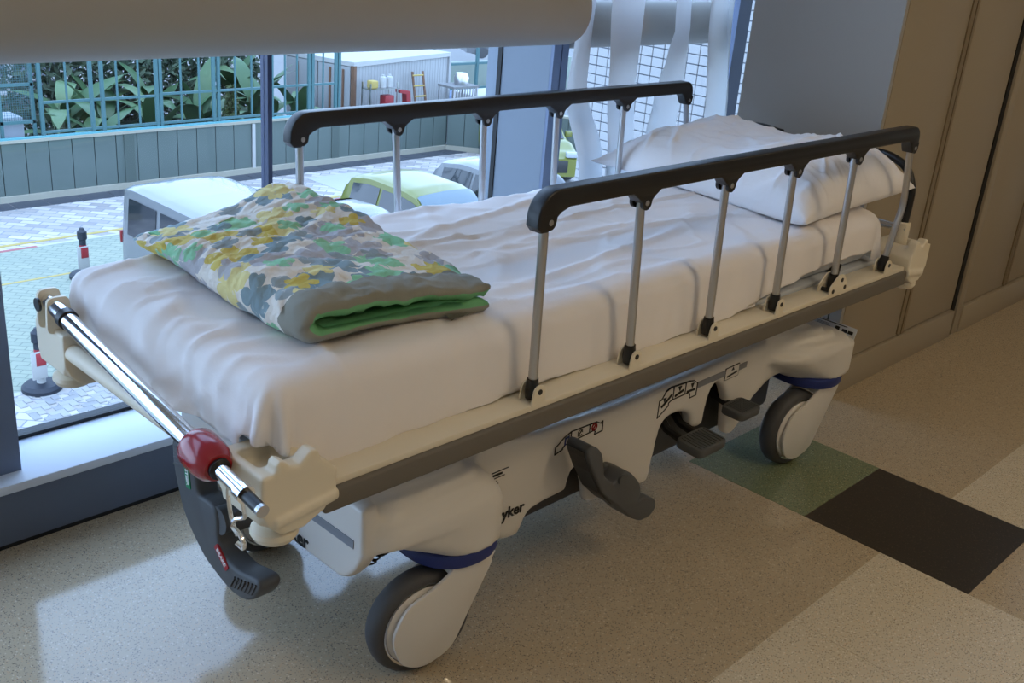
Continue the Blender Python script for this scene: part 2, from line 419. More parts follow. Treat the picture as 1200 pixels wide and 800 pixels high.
# window with panes and frame members
win = struct('window_1', boxm(XL, XR, 2.484, 2.52, .172, .184), GASK)
for x0, x1 in ((XL, .72), (.72, 1.612), (1.626, 2.5), (2.56, 3.86), (3.93, XR)):
    obj('pane', boxm(x0, x1, 2.49, 2.496, .18, 2.46), GLASS, win)
obj('mullion', boxm(1.612, 1.626, 2.475, 2.51, .18, 2.46), mat('mullion_navy', lin(40, 52, 84), .4), win)
bm = new_bm(); add_box(bm, .58, .735, 2.345, 2.53, .173, ZC); add_box(bm, .742, .824, 2.335, 2.53, .173, ZC); add_box(bm, .73, .75, 2.36, 2.53, .173, ZC)
obj('mullion', bm, ALU, win)
bm = new_bm(); add_box(bm, 3.85, 3.94, 2.475, 2.53, .173, ZC); obj('mullion', bm, mat('mullion_blue', lin(88, 104, 136), .4), win)
col = struct('wall_column', boxm(2.5, 2.545, 2.262, 2.54, .174, ZC), COLP)
obj('gasket', boxm(2.496, 2.502, 2.472, 2.49, .174, ZC), GASK, col)
bm = new_bm(); add_box(bm, 2.5005, 2.535, 2.25, 2.262, .174, ZC); add_box(bm, 2.54, 2.57, 2.25, 2.5, .174, ZC); obj('column_edge', bm, ALU, col)
# horizontal tubes
def tube_obj(name, x0, x1, y, z, r, rc):
    bm = new_bm(); prof = [(r-rc, 0)]+[(r-rc+rc*math.sin(a*PI/16), rc-rc*math.cos(a*PI/16)) for a in range(1, 9)]
    L = x1-x0; prof += [(p[0], L-p[1]) for p in prof[::-1]]
    add_lathe(bm, prof, 48, Matrix.Translation((x0, y, z)) @ Matrix.Rotation(PI/2, 4, 'Y')); return struct(name, bm, TUBE, smooth=50)
tube_obj('trim_3', -2.5, 2.40, 2.13, 1.265, .105, .008)
tube_obj('trim_4', 2.62, 3.44, 2.33, 1.19, .075, .02)
# ceiling lamps (fittings)
for i, (x, y) in enumerate(LAMPS):
    t = thing('ceiling_lamp', ['square ceiling lamp panel furthest left, out of frame', 'square ceiling lamp panel over the corridor', 'square ceiling lamp panel in front of the cabinets', 'square ceiling lamp panel near the back wall'][i], 'lamp', (x, y, 2.69))
    obj('frame', boxm(x-.32, x+.32, y-.32, y+.32, 2.695, 2.719), CREAM, t)
    obj('diffuser', boxm(x-.29, x+.29, y-.29, y+.29, 2.685, 2.695), LAMPE, t)

# vanes of the vertical blind, twisted
def vane(label, rows):     # rows: (z, x_left, x_right, y_left, y_right)
    bm = new_bm(); rows = sorted(rows, reverse=True); zs = [r[0] for r in rows]; n = 44; prev = None
    def it(z, k):
        for i in range(len(rows)-1):
            if zs[i] >= z >= zs[i+1]:
                t = (zs[i]-z)/(zs[i]-zs[i+1]); t = t*t*(3-2*t) if i else t; return rows[i][k]*(1-t)+rows[i+1][k]*t
        return rows[-1][k]
    for i in range(n+1):
        z = zs[0]+(zs[-1]-zs[0])*i/n; xl, xr, yl, yr = (it(z, k) for k in (1, 2, 3, 4)); ring = []
        for k in range(7):
            u = k/6; ring.append(bm.verts.new((xl+(xr-xl)*u, yl+(yr-yl)*u+.012*math.sin(u*PI), z)))
        if prev:
            for k in range(6): bm.faces.new((prev[k], prev[k+1], ring[k+1], ring[k]))
        prev = ring
    bmesh.ops.solidify(bm, geom=bm.faces[:], thickness=.0015)
    return tag(obj('blind_vane', bm, VANE, smooth=60), label, 'blind', 'vertical blind vanes by the column')
vane('leftmost twisted white blind vane beside the grey column', [(2.6, 2.45, 2.64, 2.14, 2.22), (1.281, 2.47, 2.641, 2.14, 2.22), (1.16, 2.455, 2.648, 2.13, 2.23), (1.027, 2.438, 2.637, 2.13, 2.22), (.745, 2.537, 2.763, 2.13, 2.22), (.3, 2.66, 2.89, 2.13, 2.22)])
vane('flat cream-lit blind vane behind the far rail, second from the column', [(2.6, 2.64, 2.87, 2.17, 2.21), (1.282, 2.659, 2.878, 2.17, 2.21), (1.016, 2.686, 2.878, 2.17, 2.21), (.758, 2.723, 2.91, 2.17, 2.21), (.3, 2.79, 2.97, 2.17, 2.21)])
vane('white blind vane that widens downward, above the pillow corner', [(2.6, 2.94, 3.15, 2.13, 2.22), (1.284, 2.938, 3.149, 2.13, 2.22), (1.187, 2.951, 3.163, 2.13, 2.22), (1.122, 2.928, 3.163, 2.13, 2.22), (.974, 2.912, 3.141, 2.15, 2.2), (.858, 2.889, 3.127, 2.15, 2.2), (.3, 2.84, 3.07, 2.15, 2.2)])
vane('broad pale blind vane nearest the grey cabinet side', [(2.6, 3.06, 3.30, 2.13, 2.22), (1.285, 3.137, 3.38, 2.13, 2.22), (.864, 3.194, 3.444, 2.13, 2.2), (.3, 3.26, 3.50, 2.13, 2.2)])

vane('thin edge-on blind vane against the dark window post by the cabinet', [(2.6, 3.32, 3.37, 2.20, 2.30), (1.283, 3.385, 3.46, 2.20, 2.30), (.86, 3.43, 3.50, 2.20, 2.30), (.3, 3.46, 3.53, 2.20, 2.30)])

# cabinets
def cabinet(x0, x1, label, first, zc=2.5):
    t = thing('cabinet', label, 'cabinet', ((x0+x1)/2, 1.8, 0)); yf = 1.515; yb = 2.055
    if first: obj('side_panel', boxm(x0, x0+.02, yf+.002, yb, 0, zc), CABS, t, label='plain grey end panel')
    else: obj('side_panel', boxm(x0, x0+.02, yf+.02, yb, 0, zc), CAB, t)
    obj('side_panel', boxm(x1-.02, x1, yf+.02, yb, 0, zc), CAB, t)
    obj('back_panel', boxm(x0+.02, x1-.02, yb-.02, yb, .02, zc), CAB, t)
    obj('plinth', boxm(x0+.021, x1, yf-.012, yf+.02, 0, .118, bev=.003), CAB, t)
    obj('top_panel', boxm(x0+.02, x1-.02, yf+.02, yb-.02, zc-.02, zc), CAB, t)
    xm = x0+.51
    d = obj('door', boxm(x0+.021, xm, yf, yf+.02, .122, zc, bev=.002), CAB, t)
    obj('edge_strip', boxm(xm-.012, xm-.001, yf-.005, yf, .13, zc-.01), CABD, d)
    d = obj('door', boxm(xm+.052, x1-.006, yf+.006, yf+.026, .122, zc, bev=.002), CAB, t)
    b = new_bm(); add_box(b, xm+.003, xm+.022, yf-.003, yf+.02, .122, zc); add_box(b, xm+.030, xm+.049, yf-.003, yf+.02, .122, zc)
    obj('door_stile', b, CABD, t)
    b = new_bm(); add_box(b, xm+.001, x1-.02, yf+.03, yf+.035, .118, zc-.03); obj('door_gap_shade', b, GASK, t)  # black sheet behind the doors supplies the shade in their gaps
    return t
cabinet(3.288, 4.318, 'beige cabinet with grey end panel right behind the pillow', True)
obj_gap = tag(obj('gap_shade_strip', boxm(4.318, 4.352, 1.519, 2.05, .05, 2.5), GASK), 'black strip standing in for shade in the gap between the two beige cabinets', 'strip')  # near-flush black filler paints the shade of the open gap
t2 = thing('cabinet', 'second beige cabinet at the right edge beyond the black gap', 'cabinet', (4.9, 1.8, 0))
obj('side_panel', boxm(4.352, 4.41, 1.508, 2.05, 0, 2.5, bev=.003), CAB, t2)
obj('plinth', boxm(4.41, 5.5, 1.503, 1.535, 0, .118, bev=.003), CAB, t2)
d = obj('door', boxm(4.414, 4.86, 1.517, 1.537, .122, 2.5, bev=.002), CAB, t2)
obj('edge_strip', boxm(4.85, 4.859, 1.512, 1.517, .13, 2.49), CABD, d)
b = new_bm(); add_box(b, 4.865, 4.885, 1.512, 1.537, .122, 2.5); add_box(b, 4.892, 4.91, 1.512, 1.537, .122, 2.5); obj('door_stile', b, CABD, t2)
obj('door', boxm(4.915, 5.5, 1.52, 1.54, .122, 2.5, bev=.002), CAB, t2)
obj('back_panel', boxm(4.41, 5.5, 1.56, 2.05, .01, 2.5), CAB, t2)
cabinet(5.52, 6.55, 'third beige cabinet further along the right wall, out of frame', False)

# ================================================================== STRETCHER
BLK_PAN = mat('dark_grey_pan', lin(58, 60, 66), .6)
YC = 1.64
def my(y): return 2*YC-y
bed = thing('hospital_stretcher', 'wheeled white hospital stretcher with cream frame and raised black-topped side rails', 'stretcher', (2.0, YC, 0))

# --- hood over the base
bm = new_bm()
panel = [(1.40, .30), (1.49, .197), (1.545, .190), (1.555, .20), (1.572, .238), (1.59, .246), (1.704, .252), (1.716, .305), (1.75, .307), (1.778, .245), (1.794, .184), (2.038, .159), (2.049, .243), (2.059, .305), (2.075, .328),
         (2.11, .334), (2.157, .328), (2.19, .31), (2.20, .27), (2.235, .258), (2.262, .262), (2.266, .33), (2.279, .366), (2.302, .378), (2.338, .352), (2.365, .305), (2.385, .2), (2.405, .18), (2.43, .182), (2.459, .207), (2.504, .268), (2.58, .305), (2.75, .33),
         (2.75, .43), (2.55, .435), (2.2, .425), (1.9, .420), (1.6, .434), (1.40, .468)]
add_prism(bm, panel, 1.366, 1.40); add_prism(bm, panel, my(1.40), my(1.366))
topo = [(1.07, .36), (2.84, .36), (2.84, .41), (2.55, .435), (2.2, .415), (1.9, .405), (1.6, .42), (1.3, .485), (1.07, .47)]
add_prism(bm, topo, 1.39, my(1.39))
face = [(1.305, .366), (1.33, .325), (1.352, .298), (1.38, .288), (my(1.38), .288), (my(1.352), .298), (my(1.33), .325), (my(1.305), .366), (my(1.31), .47), (1.31, .47)]
add_prism(bm, face, 1.05, 1.088, 'x')
def sup(cx, cy, rx, ry, n=28, e=2.6):
    return [(cx+rx*math.copysign(abs(math.cos(2*PI*k/n))**(2/e), math.cos(2*PI*k/n)), cy+ry*math.copysign(abs(math.sin(2*PI*k/n))**(2/e), math.sin(2*PI*k/n))) for k in range(n)]
def mirrored(pts, side): return [(x, my(y)) for x, y in pts] if side else pts
for side in (0, 1):
    for s_ in (1, -1):
        for k in range(9):                                   # wall above the caster, its lower edge rising towards the arch
            z0 = .284+.0105*k
            if s_ > 0: xl = 1.225-.020*k; pl = [(xl, 1.36), (xl+.05, 1.292), (1.31, 1.272), (1.412, 1.276), (1.412, 1.50), (xl, 1.50)]; rr = [.03, .06, .05, .085, .02, .02]
            else: xl = 2.725-.020*k; pl = [(2.938, 1.276), (2.81, 1.272), (xl+.05, 1.30), (xl-.03, 1.372), (xl, 1.50), (2.938, 1.50)]; rr = [.085, .05, .06, .03, .02, .02]
            add_prism(bm, mirrored(rounded(pl, rr, 5), side), z0, z0+.02, 'z')
        if s_ > 0: xo, xe = 1.05, 1.412
        else: xo, xe = 2.930, 2.60
        dz = 0 if s_ > 0 else -.02
        for k, (ix, iy, z0, z1) in enumerate(((0, 0, .366, .405), (.012, .008, .40, .425), (.03, .02, .42, .442), (.055, .036, .438, .458), (.085, .055, .454, .474), (.12, .08, .47, .488))):
            y0 = 1.272+iy; o_ = xo+s_*ix*(.35 if s_ > 0 else 1.6); e_ = xe-s_*ix
            if s_ > 0: pl = [(o_, y0+.014), (1.28, y0), (e_, y0+.006), (e_, 1.56), (o_, 1.56)]; rr = [.085, .05, .085, .02, .02]
            else: pl = [(o_, y0+.006), (2.76, y0), (2.66, y0+.028), (2.54, 1.372), (2.54, 1.56), (o_, 1.56)]; rr = [.09, .05, .06, .02, .02, .02]
            add_prism(bm, mirrored(rounded(pl, rr, 6), side), z0+(dz if k else 0)-(.01 if s_ < 0 and k > 2 else 0), z1+dz-(.01 if s_ < 0 and k > 1 else 0), 'z')
hood = obj('base_hood', remeshed(bm, 'base_hood', .0075, 7), HOOD, bed)

# --- printed marks on the hood (raised film)
def flat_xz(name, outline, y, m, parent, th=.0012):
    b = new_bm(); add_prism(b, outline, y-th, y+.004); return obj(name, b, m, parent, 0)
YP = 1.3655
obj('lettering', text_mesh('stryker', .039, frameM((1.499, YP-.001, .268), (1, 0, -.02), (0, 0, 1))), INK, hood, 0)
obj('lettering', text_mesh('stryker', .044, frameM((1.049, 1.543, .311), (0, -1, 0), (0, 0, 1))), INK, hood, 0)
obj('lettering', boxm(1.0485, 1.052, 1.493, 1.513, .296, .300), INK, hood, 0)
b = new_bm(); add_box(b, 1.0485, 1.052, 1.335, 1.492, .375, .394); obj('grey_stripe', b, GREYP, hood, 0)
flat_xz('grey_stripe', [(2.20, .386), (2.435, .388), (2.435, .405), (2.20, .404)], YP, GREYP, hood)
def strips(b, pts, y, wd, closed=True):
    n = len(pts)
    for i in range(n if closed else n-1):
        p = Vector(pts[i]); q = Vector(pts[(i+1) % n]); d = (q-p).normalized(); nn = Vector((-d.y, d.x))*wd/2; e = d*wd/2
        add_prism(b, [tuple(p-e+nn), tuple(p-e-nn), tuple(q+e-nn), tuple(q+e+nn)], y-.0013, y+.003)
o1 = [(1.657, .404), (1.664, .408), (1.685, .422), (1.71, .430), (1.80, .428), (1.815, .420), (1.822, .424), (1.824, .398), (1.795, .396), (1.797, .404), (1.79, .408), (1.69, .401), (1.682, .394), (1.683, .392), (1.657, .386)]
o1 = [(x-.012, z-.018) for x, z in o1]
b = new_bm(); strips(b, o1, YP, .0022); strips(b, [(1.697, .386), (1.697, .410)], YP, .0018, False); strips(b, [(1.763, .390), (1.763, .409)], YP, .0018, False)
strips(b, [(1.722, .392), (1.736, .406)], YP, .002, False); strips(b, arc(1.729, .399, .008, 0, 320, 10), YP, .001, False)
obj('pedal_symbol', b, INK, hood, 0)
b = new_bm(); strips(b, [(1.678, .384), (1.678, .400), (1.689, .402), (1.689, .386)], YP, .004, False); obj('pedal_symbol', b, INKB, hood, 0)
b = new_bm(); strips(b, arc(1.780, .399, .0085, 0, 360, 14)[:-1], YP, .0032); strips(b, [(1.775, .393), (1.785, .405)], YP, .003, False); obj('pedal_symbol', b, INKR, hood, 0)
o2 = [(2.035, .404), (2.045, .405), (2.065, .424), (2.09, .430), (2.19, .426), (2.212, .423), (2.232, .412), (2.232, .377), (2.197, .376), (2.197, .387), (2.19, .394), (2.10, .393), (2.085, .388), (2.085, .38), (2.035, .356)]
def s2(pts): return [(2.035+(x-2.035)*(.83 if x < 2.3 else 1)-(0 if x < 2.3 else .015), z-.010) for x, z in pts]
b = new_bm(); strips(b, s2(o2), YP, .0022)
for x in (2.105, 2.168): strips(b, s2([(x, .394), (x, .428)]), YP, .0016, False)
for x, z in ((2.062, .401), (2.137, .417), (2.205, .411)): add_prism(b, s2([(x-.008, z+.006), (x+.008, z+.006), (x, z-.007)]), YP-.0013, YP+.003)
strips(b, s2([(2.052, .385), (2.07, .393), (2.095, .408)]), YP, .006, False); strips(b, s2([(2.118, .401), (2.155, .408)]), YP, .006, False); strips(b, s2([(2.182, .398), (2.218, .397)]), YP, .006, False)
strips(b, s2([(2.345, .384), (2.345, .418), (2.41, .420), (2.41, .385)]), YP-.0004, .0018)
add_prism(b, s2([(2.371, .407), (2.387, .407), (2.379, .418)]), YP-.002, YP+.003); strips(b, s2([(2.357, .393), (2.40, .398)]), YP-.0006, .006, False)
obj('pedal_symbol', b, INK, hood, 0)
flat_xz('symbol_field', s2([(2.345, .384), (2.345, .418), (2.41, .420), (2.41, .385)]), YP-.0005, HOOD, hood)
b = new_bm()
for k, (l, wdt) in enumerate(((.05, .0016), (.03, .0045), (.04, .0012), (.018, .0012), (.022, .0012), (.016, .0012))): strips(b, [(1.442, .388-k*.0075), (1.442+l, .388-k*.0075)], YP, wdt, False)
obj('data_print', b, INK, hood, 0)

# --- casters
def caster(xw, side, yaw, fwd=1):
    Y = (lambda y: y) if side == 0 else my
    yw = Y(1.35); xs = xw+.085*fwd; R = .121
    MW = Matrix.Translation((xw, yw, R)) @ Matrix.Rotation(yaw if side == 0 else -yaw, 4, 'Z') @ Matrix.Rotation(PI/2, 4, 'X')
    b = new_bm()
    out = [(.098, -.026), (.108, -.027), (.1175, -.018), (.121, -.006), (.121, .006), (.1175, .018), (.108, .027), (.098, .026), (.098, -.026)]
    add_lathe(b, out, 48, MW, cap=False)
    c = obj('caster', b, TYRE, bed, 50)
    b = new_bm(); add_lathe(b, [(.0, -.036), (.05, -.0345), (.085, -.031), (.0925, -.026), (.0925, .026), (.085, .031), (.05, .0345), (0, .036)], 48, MW, cap=False); obj('wheel_cover', b, HOOD, c, 50)
    b = new_bm(); add_lathe(b, [(.0935, -.0275), (.0985, -.0285), (.0985, .0285), (.0935, .0275)], 48, MW, cap=False); obj('wheel_rim', b, CHROME, c, 50)
    # fork: two teardrop cheeks and a head
    b = new_bm()
    MF = Matrix.Translation((xw, yw, 0)) @ Matrix.Rotation(yaw if side == 0 else -yaw, 4, 'Z')
    pts = [(.0, .121-.093), (.06, .121-.072), (.092, .121), (.128, .195), (.158, .258), (.055, .258), (.04, .238), (.0, .214), (-.06, .19), (-.092, .121), (-.066, .055), (-.036, .034)]
    pts = [(x*fwd, z) for x, z in rounded(pts, .03, 4)]
    for s in (-1, 1):
        n0 = len(b.verts); add_prism(b, pts, s*.036, s*.046, bev=.004); b.verts.ensure_lookup_table()
    add_prism(b, [(x*fwd, z) for x, z in ((.045, .236), (.142, .236), (.155, .262), (.05, .262))], -.044, .044)
    bmesh.ops.transform(b, matrix=MF, verts=b.verts[:])
    obj('fork', b, HOOD, c, 40)
    return c
for side in (0, 1):
    caster(1.238, side, -.16); caster(2.732, side, -.12)
    Y = (lambda y: y) if side == 0 else my
    for cx in (1.335, 2.83):
        b = new_bm(); o1 = sup(cx, Y(1.387), .108, .111, 40, 2.2)
        add_prism(b, o1, .254, .288, 'z', bev=.006); obj('bumper_ring', b, BLUE, bed, 40)

# --- litter frame
b = new_bm()
add_box(b, .90, 3.12, 1.30, 1.335, .575, .612, .004); add_box(b, .90, 3.12, my(1.335), my(1.30), .575, .612, .004)
for x in (1.35, 2.1, 2.7): add_box(b, x, x+.05, 1.32, my(1.32), .565, .60, .004)
obj('litter_frame', b, DECK, bed)
b = new_bm(); add_box(b, .87, 3.0, 1.305, my(1.305), .605, .625, .006); obj('litter_deck', b, DECK, bed)
for Y in (lambda y: y, my):
    a, c_ = sorted((Y(1.232), Y(1.302)))
    b = new_bm(); add_box(b, .90, 3.03, a, c_, .592, .616, .004); obj('frame_ledge', b, CREAM, bed)
    a, c_ = sorted((Y(1.222), Y(1.238)))
    b = new_bm(); add_box(b, .90, 3.035, a, c_, .560, .604, .006, 3); obj('bumper_strip', b, BUMP, bed)
# columns between base and litter
for x in (1.45, 2.55):
    b = new_bm(); add_box(b, x-.07, x+.07, YC-.1, YC+.1, .44, .58, .01); obj('lift_column', b, DECK, bed)

# --- corner brackets
def bracket_mesh(xo, xi, Y):
    # xo: outer end (towards foot or head), xi: inner end
    b = new_bm(); s = 1 if xi > xo else -1
    def pr(prof, y0, y1): a, c_ = sorted((Y(y0), Y(y1))); add_prism(b, [(xo+s*x, z) for x, z in prof], a, c_)
    L = abs(xi-xo)
    body = [(.0, .600), (.012, .575), (.035, .553), (.078, .551), (.10, .562), (L, .580), (L, .640), (L-.02, .662), (.08, .668), (.0, .668)]
    pr(body, 1.224, 1.262); pr([(x, min(z, .640)) for x, z in body], 1.262, 1.326); pr(body, 1.326, 1.354)
    pr([(.0, .58), (.018, .57), (.018, .668), (.0, .668)], 1.232, 1.345)
    pr([(.082, .6), (L, .6), (L, .640), (L-.02, .660), (.082, .664)], 1.24, 1.345)
    pr([(.022, .572), (L+.002, .586), (L+.002, .602), (.022, .588)], 1.217, 1.232)
    pr([(.026, .655), (.026, .682), (.034, .688), (.045, .684), (.053, .673), (.070, .671), (.080, .681), (.092, .690), (.106, .686), (.114, .655)], 1.223, 1.252)
    return b
def bumper_mesh(x, y, z):
    b = new_bm(); add_lathe(b, [(.018, .004), (.030, .0), (.0385, -.008), (.040, -.017), (.034, -.027), (.018, -.032), (0, -.032)], 28, Matrix.Translation((x, y, z))); return b
for Y in (lambda y: y, my):
    br = obj('corner_bracket', remeshed(bracket_mesh(.782, .925, Y), 'corner_bracket', .0032, 9), CREAM, bed)
    obj('corner_bumper', bumper_mesh(.832, Y(1.268), .553), CREAM, br)
    br = obj('corner_bracket', remeshed(bracket_mesh(3.17, 3.045, Y), 'corner_bracket', .004, 6), CREAM, bed)
    obj('corner_bumper', bumper_mesh(3.13, Y(1.27), .553), CREAM, br)
    b = new_bm(); add_lathe(b, [(.021, 0), (.021, .08), (.016, .083), (.016, .02)], 20, Matrix.Translation((3.115, Y(1.30), .645)), cap=False); obj('handle_socket', b, CREAM, br)
# foot and head cross members
b = new_bm(); add_tube(b, [(.802, 1.345, .628), (.802, my(1.345), .628)], .018, 16); obj('cross_tube', b, CREAM, bed, label='pale tube across the foot end')
b = new_bm(); add_tube(b, [(3.10, 1.33, .60), (3.10, my(1.33), .60)], .022, 16); obj('cross_tube', b, CREAM, bed)
b = new_bm(); add_tube(b, [(3.11, 1.285, .708), (3.11, my(1.285), .708)], .0125, 16); o = obj('push_bar', b, CHROME, bed, label='chrome bar across the head end')
for Y in (lambda y: y, my):
    pts = [(3.115, Y(1.30), .715), (3.117, Y(1.298), .78), (3.12, Y(1.305), .84), (3.125, Y(1.34), .89), (3.13, Y(1.41), .912), (3.14, Y(1.50), .905)]
    b = new_bm(); add_tube(b, smoothpath(pts, 6), .0125, 12); obj('push_handle', b, BLACK, bed, label='black curved push handle at the head end')

# --- side rails
PX = [(1.415, 1.405), (1.721, 1.692), (2.018, 1.998), (2.313, 2.290), (2.615, 2.597)]
for Y, tilt in ((lambda y: y, 0), (my, 0)):
    yr = Y(1.25)
    top = []
    # outline of the top rail with tabs
    x0, x1 = 1.372, 2.935; zt, zb = 1.046, 1.008
    b = new_bm()
    out = [(x0, .978)]+arc(x0+.055, zt-.055, .055, 180, 90, 8)+arc(x1-.035, zt-.035, .035, 90, 0, 6)+[(x1, .982)]
    out += [(x1-.008, .972), (x1-.028, .972), (x1-.036, .984), (x1-.044, zb-.010), (x1-.06, zb)]
    for xb, xt in reversed(PX[1:]):
        out += [(xt+.045, zb), (xt+.026, zb-.012), (xt+.016, zb-.022), (xt-.016, zb-.022), (xt-.026, zb-.012), (xt-.045, zb)]
    out += [(x0+.085, zb), (x0+.062, zb-.008), (x0+.046, .988), (x0+.040, .974), (x0+.028, .966), (x0+.010, .967)]
    add_prism(b, out, yr-.017, yr+.017, bev=.004, seg=3)
    for xt in [p[1] for p in PX]+[2.92]:
        zz = .985
        for s in (-1, 1):
            ya, yb = sorted((yr+s*.010, yr+s*.0172))
            add_prism(b, [(xt-.017, 1.0)]+arc(xt, zz, .015, 180, 360, 8)+[(xt+.017, 1.0)], ya, yb)
    rail = obj('side_rail', b, BLACK, bed, 40)
    b = new_bm()
    for xt in [p[1] for p in PX]+[2.92]:
        add_lathe(b, [(.0, -.019), (.005, -.019), (.006, -.0175), (.006, .0175), (.005, .019), (0, .019)], 12, Matrix.Translation((xt, yr, .985)) @ Matrix.Rotation(PI/2, 4, 'X'), cap=False)
    obj('rivet', b, STEEL, rail)
    for i, (xb, xt) in enumerate(PX):
        b = new_bm(); add_tube(b, [(xb, yr, .645), (xt, yr, .998)], .0095, 14); 
        if i == 4: add_tube(b, [(xt+.001, yr, .965), (xt, yr, .985)], .0115, 14)
        obj('rail_post', b, STEEL, rail)
    b = new_bm(); add_tube(b, smoothpath([(2.912, yr, .636), (2.944, yr, .752), (2.957, yr, .79), (2.958, yr, .84), (2.924, yr, .985)], 6), .0095, 14); obj('rail_post', b, STEEL, rail)
    for i, xb in enumerate([p[0] for p in PX]+[2.912]):
        b = new_bm(); add_tube(b, [(xb+.001, yr, .622), (xb, yr, .640), (xb-.001 if i < 5 else xb+.006, yr, .664)], [.0135, .0145, .012], 12); kn = obj('pivot_boot', b, BLACK, rail)
        b = new_bm()
        for s in (-1, 1):
            ya, yb = sorted((yr+s*.0150, yr+s*.0190))
            if i == 4: add_prism(b, rounded([(xb-.045, .612), (xb+.05, .612), (xb+.05, .634), (xb+.022, .664), (xb-.006, .664), (xb-.045, .634)], .01), ya, yb)
            else: add_prism(b, [(xb-.018, .612), (xb+.020, .612)]+arc(xb+.003, .638, .0165, 0, 180, 8), ya, yb)
        cl = obj('post_clip', b, CREAM, rail)
        b = new_bm(); 
        for q in ([(.0, .004)] if i != 4 else [(-.03, -.014), (.012, .012), (.034, -.012)]):
            add_lathe(b, [(0, -.0205), (.006, -.0205), (.006, .0205), (0, .0205)], 12, Matrix.Translation((xb+.003+q[0], yr, .636+q[1])) @ Matrix.Rotation(PI/2, 4, 'X'), cap=False)
        obj('pivot_pin', b, BLACK, rail)

# --- transfer pole lying across the foot end
P0 = Vector((.792, 1.995, .716)); P1 = Vector((.752, 1.235, .655)); D = (P1-P0)
def along(t): return P0+D*t
b = new_bm(); add_tube(b, [along(-.02), along(0), along(.02), along(.06), along(.62)], [.0135, .0155, .0155, .0175, .0175], 20); pole = obj('infusion_pole', b, CHROME, bed, label='folded chrome infusion pole lying across the foot end')
b = new_bm(); add_tube(b, [along(.10), along(.125)], .0205, 20); obj('clamp_ring', b, BLACK, pole)
b = new_bm(); add_tube(b, [along(.800), along(.802), along(.812), along(.835), along(.870), along(.888), along(.905), along(.907)], [.012, .030, .0345, .036, .035, .032, .024, .012], 24); obj('locking_collar', b, RED, pole, label='glossy red locking collar')
b = new_bm(); add_tube(b, [along(.60), along(.80)], .0178, 20); add_tube(b, [along(.91), along(.935), along(1.0)], .0125, 16); add_tube(b, [along(.995), along(1.02)], .0155, 16); obj('inner_tube', b, CHROME, pole)
b = new_bm(); add_tube(b, [along(.903), along(.913)], .0185, 16); add_tube(b, [along(1.02), along(1.075)], .0105, 16); obj('black_tip', b, BLACK, pole)
b = new_bm(); add_tube(b, [along(1.075), along(1.085)], .0108, 16); obj('end_cap', b, STEEL, pole)
b = new_bm()
add_prism(b, rounded([(.770, .66), (.822, .66), (.818, .74), (.774, .74)], .014), P0.y+.012, P0.y+.02); add_prism(b, rounded([(.770, .66), (.822, .66), (.818, .735), (.774, .735)], .014), P0.y-.03, P0.y-.022)
obj('pole_hinge', b, CREAM, pole)
b = new_bm(); add_tube(b, [(.796, P0.y-.034, .716), (.796, P0.y+.024, .716)], .010, 12); add_tube(b, [(.765, P0.y, .716), (.77, P0.y, .716)], .014, 12); obj('hinge_pin', b, BLACK, pole)
hk = along(1.0)
b = new_bm()
add_tube(b, smoothpath([(hk.x+.002, hk.y+.005, hk.z-.01), (hk.x+.008, hk.y+.006, hk.z-.04), (hk.x+.012, hk.y+.012, hk.z-.058), (hk.x+.008, hk.y+.032, hk.z-.07), (hk.x+.006, hk.y+.036, hk.z-.085), (hk.x+.008, hk.y+.02, hk.z-.092), (hk.x+.01, hk.y+.012, hk.z-.105), (hk.x+.012, hk.y+.018, hk.z-.118), (hk.x+.008, hk.y+.03, hk.z-.112)], 5), .004, 8)
add_tube(b, smoothpath([(hk.x+.002, hk.y+.04, hk.z-.01), (hk.x+.01, hk.y+.055, hk.z-.04), (hk.x+.012, hk.y+.05, hk.z-.08), (hk.x+.01, hk.y+.03, hk.z-.10)], 5), .0035, 8)
obj('bag_hook', b, CHROME, pole, label='bent chrome hooks for infusion bags')

# --- foot-end rocker pedal
ol = [(y+.012, z) for y, z in [(1.770, .455), (1.768, .4), (1.755, .358), (1.738, .311), (1.705, .272), (1.652, .231), (1.594, .213), (1.547, .204), (1.5, .212), (1.464, .239), (1.446, .271), (1.456, .284), (1.49, .279), (1.526, .268), (1.563, .272), (1.586, .284), (1.6, .307), (1.598, .344), (1.604, .37), (1.625, .377), (1.649, .375), (1.669, .371), (1.677, .394), (1.68, .434), (1.687, .455), (1.705, .474), (1.735, .480), (1.758, .472)]]
b = new_bm(); add_prism(b, rounded(ol, .02, 3), .925, .975, 'x', bev=.008, seg=3)
fp = obj('brake_pedal', b, PEDAL, bed, 40, label='long charcoal foot-end brake and steer pedal')
b = new_bm(); add_tube(b, [(.93, 1.615, .345), (1.10, 1.615, .345)], [.03, .024], 16); add_box(b, .95, 1.06, 1.585, 1.635, .32, .372, .01); obj('pedal_axle', b, PEDAL, fp)
b = new_bm()
for k in range(7):
    t = k/6; y = 1.555-.075*t; zc = .236+.022*t
    add_tube(b, [(.9235, y+.008, zc-.014), (.9235, y-.008, zc+.016)], .002, 6)
    add_tube(b, [(.9235, 1.772-.002*k, .408+.014*k), (.9235, 1.705+.002*k, .43+.014*k)], .002, 6)
obj('pedal_ribs', b, PEDAL, fp)
